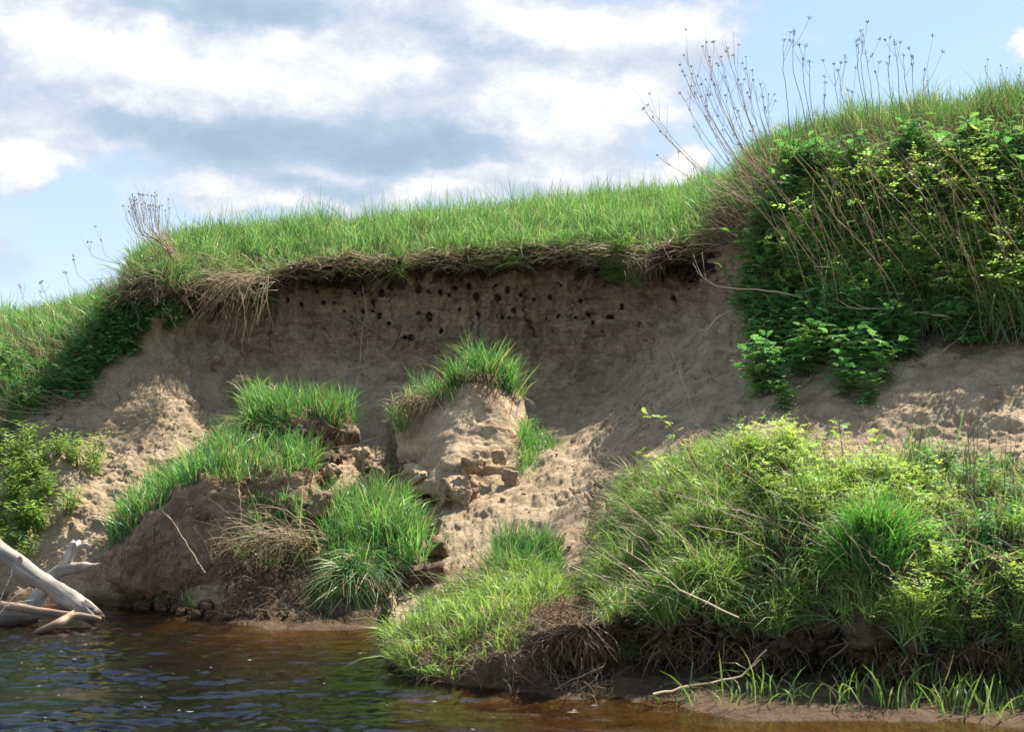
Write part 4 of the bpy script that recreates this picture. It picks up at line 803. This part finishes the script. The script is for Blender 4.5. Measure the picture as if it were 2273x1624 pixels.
def shoot(pts3, label, n=16, leaf=.036):
    pts3 = np.array([W(*p) for p in pts3]); K = 14; P_ = pchip(np.arange(len(pts3)), pts3, np.linspace(0, len(pts3)-1, K)); o0 = P_[0].copy(); P_ = P_-o0
    e_ = empty('bramble_shoot', o0, label, 'bramble', 'bramble shoots on the crest of the near bank'); sb = Buf(); lf = Buf()
    sb.tubes(P_[None], np.linspace(.005, .002, K)[None], np.array([[.22,.09,.05]]), 4)
    for j in range(n):
        t = .2+.8*j/n; base = np.array([np.interp(t, np.linspace(0, 1, K), P_[:, c]) for c in range(3)]); b = j*2.4+rng.uniform(-.5, .5); el_ = rng.uniform(-.1, .7)
        dv = np.array([np.cos(b)*np.cos(el_), np.sin(b)*np.cos(el_), np.sin(el_)]); up_ = nrm(np.cross(np.cross(dv, [0, 0, 1.]), dv)+rng.normal(0, .3, 3)); sd = nrm(np.cross(dv, up_)); c = np.array([.30,.42,.10])*rng.uniform(.7, 1.3)
        lf.ribbons(np.stack([base, base+dv*leaf*1.4])[None], sd[None], np.full((1, 2), .002), c[None])
        for i_ in (0, 1):
            for sg in (-1, 1): quad_leaf((base+dv*leaf*(.7+.6*i_))[None], nrm(sd*sg+dv*.5)[None], up_[None], leaf*rng.uniform(.7, 1.1), leaf*.62, c[None], lf, .1)
        quad_leaf((base+dv*leaf*1.4)[None], dv[None], up_[None], leaf*1.1, leaf*.7, c[None], lf, .1)
    lf.obj('foliage', M_LEAF, e_, smooth=False); sb.obj('stem', M_STRAW, e_)
for pts, lab in (([(1560,1060,9.6),(1515,980,9.6),(1465,930,9.6),(1425,918,9.6)],'tallest bramble shoot arching left against the shaded sand'),([(1545,1075,9.6),(1490,1035,9.6),(1415,1000,9.6)],'lower bramble shoot reaching left against the shaded sand'),
   ([(1875,1050,9.5),(1868,985,9.5),(1862,928,9.5)],'upright bramble shoot above the middle of the near bank crest'),([(1790,1060,9.5),(1775,1000,9.5),(1752,942,9.5)],'bramble shoot just left of the upright one on the crest'),
   ([(1950,1080,9.5),(1935,1020,9.5),(1945,955,9.5)],'bramble shoot just right of the upright one on the crest'),([(1680,1060,9.5),(1660,1010,9.5),(1640,975,9.5)],'short bramble shoot at the left part of the crest'),
   ([(2060,1110,9.3),(2040,1060,9.3),(1995,1030,9.3)],'bramble shoot near the dark herbs at the right end of the crest')): shoot(pts, lab)
# ------------------------------------------------------------------ dry stalks with seed heads
DRY = np.array([[.36,.24,.15],[.28,.18,.12],[.44,.31,.19],[.22,.15,.11]])
def stalk(pts3, r0, label, group, heads=3, hsize=.02, forks=2, colr=None, name='dried_stalk', cat='dry stalk', kindhead='umbel'):
    pts3 = np.array([W(*p) for p in pts3]) if isinstance(pts3, list) else pts3
    K = 14; P_ = pchip(np.arange(len(pts3)), pts3, np.linspace(0, len(pts3)-1, K)); P_[1:] += rng.normal(0, .004, (K-1, 3))
    e_ = empty(name, P_[0], label, cat, group); c = (DRY[rng.integers(0, 4)] if colr is None else np.array(colr))*rng.uniform(.85, 1.15); sb = Buf(); hbuf = Buf()
    sb.tubes((P_-P_[0])[None], np.linspace(r0, r0*.45, K)[None], c[None], 4)
    Lt = np.linalg.norm(P_[-1]-P_[0]); tipd = nrm(P_[-1]-P_[-3]); tips = [(P_[-1], tipd)]
    for f in range(forks):
        k = K-2-rng.integers(0, 4); q = nrm(tipd+rng.normal(0, .45, 3)*[1, .6, .2]); ln = Lt*rng.uniform(.08, .2)
        tt = np.linspace(0, 1, 5)[:, None]; fp = P_[k]+q*ln*tt+np.array([0, 0, 1])*ln*.35*tt**2; sb.tubes((fp-P_[0])[None], np.linspace(r0*.5, r0*.3, 5)[None], c[None], 3); tips.append((fp[-1], nrm(fp[-1]-fp[-2])))
    made = False
    for (tp, td) in tips[:max(1, heads)] if heads else []:
        nr_ = 9; hbuf = Buf()
        for j in range(nr_):
            q = nrm(td*1.1+rng.normal(0, .55, 3)); ln = hsize*rng.uniform(.8, 1.8); ep = tp+q*ln; ep[2] = tp[2]+abs(ep[2]-tp[2])
            hbuf.tubes(np.stack([tp-P_[0], (tp+ep)/2-P_[0], ep-P_[0]])[None], np.full((1, 3), .0012), c[None]*.8, 3)
            rr = rng.uniform(.0035, .006); o8 = np.array([[1,0,0],[-1,0,0],[0,1,0],[0,-1,0],[0,0,.7],[0,0,-.7]])*rr+ep-P_[0]
            hbuf.add(o8, np.array([[0,2,4],[2,1,4],[1,3,4],[3,0,4],[2,0,5],[1,2,5],[3,1,5],[0,3,5]]), c*.45)
        hbuf.obj('seed_head', M_STRAW, e_, smooth=False)
    sb.obj('stem', M_STRAW, e_)
    return e_
# left fan on the corner of the cliff
for i in range(34):
    bx, by = 395+rng.normal(0, 12), 590+rng.normal(0, 12); tx_ = rng.uniform(268, 378); ty = 425+rng.uniform(0, 45)+.1*abs(tx_-320); Y = 16.0+rng.normal(0, .12)
    stalk([(bx,by,Y),((bx*.62+tx_*.38)-6,by-52,Y),(bx*.22+tx_*.78-5,by*.45+ty*.55,Y),(tx_,ty,Y)], .0042, 'brown dry stalk in the fan curving up from the left corner of the cliff', 'dry stalks in the left fan', 1, .012, 2)
for (x0,y0,x1,y1,Y,lab) in ((330,640,225,535,15.9,'thin dry stalk bending left out of the left corner of the cliff'),(350,620,195,540,15.9,'lowest dry stalk bending far left over the left shoulder'),
    (215,760,45,640,15.7,'long dry stalk with dark head at the far left of the shoulder'),(235,740,92,625,15.7,'dry stalk with brown head second from the left on the shoulder'),(245,730,148,608,15.7,'upright dry stalk with two brown clusters on the left shoulder'),
    (200,760,90,650,15.6,'short dry stalk with brown cluster on the left shoulder'),(260,700,165,580,15.8,'bare thin dry stalk nearest the cliff corner on the left shoulder')):
    stalk([(x0,y0,Y),(x0*.6+x1*.4+4,y0*.55+y1*.45+10,Y-.1),(x1+6,y1+25,Y-.15),(x1,y1,Y-.15)], .0036, lab, 'dry stalks on the left shoulder', 2, .016, 2)
for i in range(46):     # long stems sprawling left across the left shoulder
    x0, y0 = rng.uniform(90, 250), rng.uniform(760, 950); ln = rng.uniform(110, 230); a = rng.uniform(.12, .75)*(1 if y0 < 860 else .55)-.1; Y = ground_at(x0, y0, 5, 12)[1]-.1
    stalk([(x0,y0,Y),(x0-ln*.5,y0-ln*.5*a+12,Y-.15),(x0-ln,y0-ln*a+4,Y-.25)], .0032, 'pale dry stem sprawling leftward across the left shoulder', 'sprawling dry stems on the left shoulder', 0, .01, 1)
# right fan leaning over the promontory
FANR = [(1690,470,1440,235),(1685,465,1450,262),(1700,440,1520,125),(1705,440,1535,150),(1715,430,1560,105),(1720,430,1575,130),(1730,420,1600,130),(1700,430,1545,210),(1740,420,1615,110),(1745,420,1640,180),
  (1720,410,1580,180),(1730,400,1655,130),(1750,400,1670,160),(1760,410,1690,190),(1700,400,1610,215),(1710,400,1640,250),(1690,420,1570,260),(1770,410,1700,240)]
FANR += [(a+rng.normal(0, 14), b+rng.normal(0, 14), c+rng.normal(0, 22), d+rng.uniform(5, 90)) for a, b, c, d in FANR]
for i, (x0,y0,x1,y1) in enumerate(FANR):
    Y = 13.9+rng.normal(0, .12)
    stalk([(x0,y0,Y),(x0*.62+x1*.38-8,y0*.6+y1*.4+22,Y-.05),(x0*.25+x1*.75-8,y0*.28+y1*.72+8,Y-.05),(x1,y1,Y-.05)], .0042, 'dry stalk in the fan leaning left from the corner of the high right bank', 'dry stalks in the right fan', 2, .016, 3, colr=(.40,.29,.20))
UMB = [(1740,92,'leftmost tall umbel stalk of the dense pair against the blue sky'),(1760,95,'second tall umbel stalk of the dense pair against the blue sky'),(1782,135,'umbel stalk just right of the tallest pair'),(1798,140,'curving umbel stalk right of the tallest pair'),
  (1852,148,'umbel stalk left of the tall bundle in the middle of the right bank'),(1862,160,'short umbel stalk beside the middle bundle'),(1905,105,'left stalk of the tall bundle in the middle of the right bank'),(1914,98,'tallest stalk of the bundle in the middle of the right bank'),(1922,120,'right stalk of the middle bundle'),
  (1945,165,'ragged brown umbel stalk between the middle bundle and the right group'),(1985,95,'highest umbel stalk of the right group'),(1975,130,'thin umbel stalk left in the right group'),(2005,128,'umbel stalk in the middle of the right group'),(2028,132,'double headed umbel stalk of the right group'),
  (2052,160,'rightmost leaning umbel stalk of the right group'),(1830,215,'low nodding umbel stalk above the grass crest'),(1890,210,'small umbel stalk just above the grass crest')]
for i, (x1,y1,lab) in enumerate(UMB):
    Y = 13.7+rng.normal(0, .1); x0 = x1+rng.uniform(10, 55); y0 = y1+rng.uniform(270, 380)
    stalk([(x0,y0,Y+.1),(x0*.5+x1*.5+4,y0*.55+y1*.45,Y),(x1+rng.uniform(-4,8),y1+50,Y),(x1,y1,Y)], .0046, lab, 'umbel stalks against the sky on the right bank', 3, .022, 2, colr=(.24,.16,.13))
for (x1,y1,lab) in ((2186,148,'round seed head stalk left of three at the right edge'),(2222,146,'round seed head stalk in the middle of three at the right edge'),(2262,170,'round seed head stalk rightmost at the frame edge'),(2060,205,'solitary round seed head just above the grass crest')):
    Y = 13.6; stalk([(x1+30,y1+150,Y),(x1+14,y1+70,Y),(x1,y1,Y)], .0034, lab, 'round seed heads on the right crest', 2, .006, 1, colr=(.14,.09,.07))
for i in range(95):     # beige stems leaning left through the thicket
    x0 = rng.uniform(1760, 2380); y0 = rng.uniform(520, 760)-.12*(x0-1760)*(rng.random()); ln = rng.uniform(150, 300); a = rng.uniform(.12, .75); gp_ = ground_at(min(x0, 2390), y0, 6, 12); Y = gp_[1]-.12
    stalk([(x0,y0,Y),(x0-ln*a*.35,y0-ln*.5,Y-.18),(x0-ln*a,y0-ln,Y-.2)], rng.uniform(.0032, .005), 'beige dead stem leaning left, rooted '+('near the cliff corner' if x0 < 1880 else 'left of the thicket middle' if x0 < 2000 else 'in the thicket middle' if x0 < 2120 else 'right of the thicket middle' if x0 < 2240 else 'by the right frame edge')+(', shallowly tilted' if a > .5 else ', steep' if a < .28 else ', moderately tilted'), 'dead stems in the right thicket', 0, .01, 1)
for i in range(16):     # thin stems standing in front of the sand slope at right
    x0 = rng.uniform(2020, 2260); Y = 9.5; g_ = ground_at(x0, 1070, 4, 6.2)
    pts = np.array([g_, g_+[rng.uniform(-.03, .06), 0, rng.uniform(.25, .45)], g_+[rng.uniform(-.05, .12), 0, rng.uniform(.55, .95)]])
    stalk([(x0,1110,9.3),(x0+rng.uniform(-8,8),1110-rng.uniform(60,110),9.3),(x0+rng.uniform(-15,22),1110-rng.uniform(140,260),9.3)], .0030, 'thin reddish stem standing in front of the sand slope at the right edge', 'thin stems before the sand slope', 0, .01, 1, colr=(.20,.12,.09))
TW = [([(1675,680,13.6),(1630,688,13.4),(1590,708,13.3),(1560,748,13.3)],.012,'pale bent twig jutting left below the fan of stalks'),
 ([(1718,678,13.0),(1700,715,12.9),(1665,755,12.9),(1632,782,12.9)],.013,'tan twig with a forked end pointing down left'),
 ([(1785,662,12.8),(1700,645,12.9),(1600,636,13.2),(1560,615,13.4),(1538,585,13.5)],.009,'long curved twig reaching left across the cliff corner'),
 ([(2170,722,11.9),(2090,700,11.9),(1990,688,12.0),(1880,683,12.2)],.009,'long nearly level twig across the bramble thicket'),
 ([(1700,690,12.9),(1670,705,12.9),(1650,748,12.9)],.004,'grey thin twig between the two tan twigs'),
 ([(1718,798,12.5),(1680,805,12.5),(1632,800,12.6)],.005,'short pale twig jutting left above the tansy seedling'),
 ([(1680,790,12.5),(1655,860,12.4),(1640,940,12.2)],.0045,'grey rootlet hanging down at the cliff corner'),
 ([(1605,1035,9.9),(1545,930,10.0),(1520,860,10.0),(1485,765,10.1)],.0032,'tall thin dry stem rising in front of the shaded slope'),
 ([(1625,1030,9.8),(1590,985,9.9),(1545,940,9.9)],.004,'short reddish dry stem leaning left on the near bank crest'),
 ([(690,1000,14.4),(790,985,14.4),(870,960,14.5)],.003,'thin red stem lying between two grass capped blocks'),
 ([(1950,830,11.5),(2050,800,11.4),(2140,745,11.3)],.004,'grey twig lying on the sand beneath the brambles'),
 ([(455,1270,12.5),(420,1215,12.5),(372,1140,12.5)],.0060,'pale straight dead stem in front of the long soil block'),
 ([(535,1165,12.6),(533,1120,12.6),(530,1070,12.7)],.004,'hanging pale root on the face of the long soil block'),
 ([(800,800,17.0),(803,740,17.0),(812,690,17.0),(806,640,16.95)],.006,'long pale root running down the cliff wall'),
 ([(2200,1310,8.3),(2080,1360,8.2),(2000,1480,7.8)],.009,'grey branch trailing down the near right bank'),
 ([(1880,1360,8.2),(1990,1380,8.1),(2060,1330,8.2),(2120,1290,8.3)],.008,'grey crooked branch on the near right bank'),
 ([(1640,1370,7.9),(1500,1300,8.2),(1420,1240,8.5),(1370,1210,8.7)],.005,'long pale stem slanting over the near bank grass'),
 ([(1450,1540,7.9),(1540,1520,7.9),(1640,1500,7.9),(1700,1440,7.9)],.008,'brown root lying along the undercut'),
 ([(1230,1590-60,8.2),(1290,1500,8.2),(1340,1480,8.2)],.007,'forked root at the waterline under the near bank')]
for i in range(26):     # pale dead stems lying over the near bank
    x0 = rng.uniform(1420, 2050); y0 = rng.uniform(1180, 1430); g_ = ground_at(x0, y0, 2.9, 5.5); ln = rng.uniform(.35, .9); a_ = rng.uniform(.25, 1.1)
    pts = np.array([g_, g_+[-ln*.5*math.cos(a_), -.10, ln*.5*math.sin(a_)+.06], g_+[-ln*math.cos(a_), -.16, ln*math.sin(a_)+.02]])
    stalk(pts, rng.uniform(.0028, .0045), 'pale dead stem over the near bank, rooted '+('at its left end' if x0 < 1600 else 'left of the deep green tuft' if x0 < 1850 else 'below or right of the deep green tuft'), 'dead stems over the near bank', 0, .01, 1, colr=(.40,.30,.20))
for pts, r, lab in TW: stalk(pts, r, lab, 'twigs on the bank', 0, .01, 2, colr=(.60,.45,.30) if 'pale' in lab or 'tan' in lab or 'long' in lab else (.26,.20,.16), name='twig', cat='twig')

# ------------------------------------------------------------------ driftwood
def wood(name, segs, label, parent=None, col=(.42,.36,.30), K=40, sides=22, rough=.06, broken=.08, tagit=True, seed=0):
    """segs: list of (px,py,Y,r)"""
    r_ = np.random.default_rng(seed); pts = np.array([W(a, b, c) for a, b, c, _ in segs]); rad = np.array([s[3] for s in segs])
    u = np.linspace(0, len(segs)-1, K); P_ = pchip(np.arange(len(segs)), pts, u); R_ = pchip(np.arange(len(segs)), rad[:, None], u)[:, 0]
    Tn = nrm(np.gradient(P_, axis=0)); A = nrm(np.cross(Tn, [0, 0, 1.])); Bv = np.cross(Tn, A); an = np.arange(sides)/sides*2*np.pi
    ln = np.concatenate([[0], np.cumsum(np.linalg.norm(np.diff(P_, axis=0), axis=1))])
    V = []; gr = []
    for i in range(K):
        ring = P_[i]+R_[i]*(A[i]*np.cos(an)[:, None]+Bv[i]*np.sin(an)[:, None]); V.append(ring)
        gr.append(np.stack([np.cos(an)*rad.max()*9, np.sin(an)*rad.max()*9, np.full(sides, ln[i]*.6)], 1)*.25)
    V = np.array(V); gr = np.array(gr).reshape(-1, 3)
    n1 = fbm(V.reshape(-1, 3), 6, 3, .5, off=seed).reshape(K, sides); n2 = fbm(gr, 3.5, 3, .6, off=2.).reshape(K, sides)
    out = nrm(V-P_[:, None]); V = V+out*(R_[:, None]*(.22*n1+.12*n2))[..., None]
    if broken:
        jag = broken*(r_.normal(0, .5, sides)+.8*np.sin(an*2+1)); w_ = np.clip((np.arange(K)-(K-6))/5, 0, 1)
        V = V+Tn[-1]*(w_[:, None]*jag[None])[..., None]
    V = V.reshape(-1, 3); base = (np.arange(K-1)*sides)[:, None]; j = np.arange(sides)[None]; j2 = (j+1) % sides
    F = np.stack([base+j, base+j2, base+sides+j2, base+sides+j], -1).reshape(-1, 4)
    caps = np.concatenate([V, [P_[0]-Tn[0]*0, P_[-1]-Tn[-1]*.03]]); n0 = len(V)
    F3 = np.array([[n0, (k+1) % sides, k] for k in range(sides)]+[[n0+1, (K-1)*sides+k, (K-1)*sides+(k+1) % sides] for k in range(sides)])
    t = np.tile(col, (len(caps), 1)); lp = fbm(caps, 4, 3, off=seed+4.); t = mixc(t, np.array([.26, .16, .09]), sstep(.15, .5, lp)*.6); t = mixc(t, np.array([.10, .065, .04]), 1-sstep(.0, .14, caps[:, 2]+.03*lp))
    org = P_[0] if parent is None else np.array(parent.location); o = mesh_obj(name, caps, [F, F3], M_WOOD, t, parent=parent, origin=org)
    g2 = np.concatenate([gr, gr[:1], gr[-1:]]); a = o.data.attributes.new('grain', 'FLOAT_VECTOR', 'POINT'); a.data.foreach_set('vector', g2.astype(np.float32).ravel())
    if tagit and parent is None: tag(o, label, 'driftwood', 'driftwood at the left shore')
    return o
lg = wood('driftwood_log', [(-160,1100,12.2,.075),(-40,1190,12.0,.072),(40,1250,11.9,.076),(110,1298,11.8,.080),(170,1338,11.7,.086),(207,1364,11.65,.072)], 'thick pale barkless log slanting down into the water', col=(.36,.31,.255), broken=.14, seed=2)
wood('knot_stub', [(38,1262,11.85,.03),(45,1238,11.8,.022),(47,1232,11.8,.012)], '', lg, (.40,.32,.24), 8, 8, broken=.01, seed=5)
fk = wood('forked_branch', [(62,1380,12.3,.075),(80,1335,12.3,.07),(110,1285,12.35,.06),(145,1262,12.35,.058),(170,1260,12.3,.052),(190,1256,12.27,.036),(208,1253,12.25,.008)], 'white forked driftwood branch standing behind the slanting log', col=(.44,.39,.34), broken=.04, seed=9)
wood('fork_arm', [(138,1272,12.35,.055),(150,1245,12.35,.052),(160,1222,12.35,.050),(168,1205,12.33,.048)], '', fk, (.44,.38,.32), 16, 14, broken=.02, seed=11)
wood('fork_stub', [(163,1222,12.33,.03),(178,1214,12.3,.028),(192,1207,12.28,.020)], '', fk, (.46,.40,.35), 10, 10, broken=.02, seed=12)
wood('sunken_log', [(-120,1370,11.9,.10),(-40,1372,11.8,.10),(20,1372,11.7,.085),(90,1368,11.75,.04)], 'half sunken grey log at the left frame edge', col=(.38,.31,.26), seed=14)
bl = wood('driftwood_branch', [(0,1342,11.55,.035),(50,1350,11.5,.04),(110,1360,11.45,.035),(170,1366,11.4,.032),(222,1372,11.4,.022)], 'dark horizontal branch lying across the foot of the log', col=(.30,.20,.14), K=24, sides=12, broken=.02, seed=17)
wood('driftwood_stump', [(70,1412,11.0,.02),(100,1396,11.02,.032),(128,1384,11.05,.034),(148,1374,11.15,.042),(165,1362,11.2,.034)], 'short knotted stump of driftwood poking from the water', col=(.42,.28,.17), K=16, sides=14, broken=.03, seed=19)
for i, (pts, lab) in enumerate((([(0,1330,11.5),(18,1290,11.5),(28,1262,11.5)],'thin white twig standing left of the slanting log'), ([(0,1360,11.4),(30,1325,11.4),(55,1310,11.4)],'grey twig crossing the dark branch at the frame edge'),
     ([(10,1345,11.4),(40,1335,11.4),(75,1330,11.4)],'pale twig lying over the half sunken log'))):
    stalk(pts, .005, lab, 'twigs caught in the driftwood', 0, .01, 1, colr=(.5,.45,.4), name='twig', cat='twig')

# pebbles of loose earth at the foot of the slopes
pb = Buf(); p, q, k = pick(2600, (Gvr > 2.2) & (Gvr < 8.2) & (Gpx < 1500) & (Gpx > -100))
for a in p:
    rr = rng.uniform(.004, .018)**1.0*(1 if rng.random() < .93 else 2); o8 = np.array([[1,0,0],[-1,0,0],[0,1,0],[0,-1,0],[0,0,.8],[0,0,-.6]])*rr*rng.uniform(.7, 1.3, (6, 3))+a
    pb.add(o8, np.array([[0,2,4],[2,1,4],[1,3,4],[3,0,4],[2,0,5],[1,2,5],[3,1,5],[0,3,5]]), SAND*rng.uniform(.65, 1.0))
tag(pb.obj('loose_soil_crumbs', M_CLOD, smooth=False), 'small crumbs of dry sandy soil scattered down the slope', 'soil crumbs', kind='stuff')
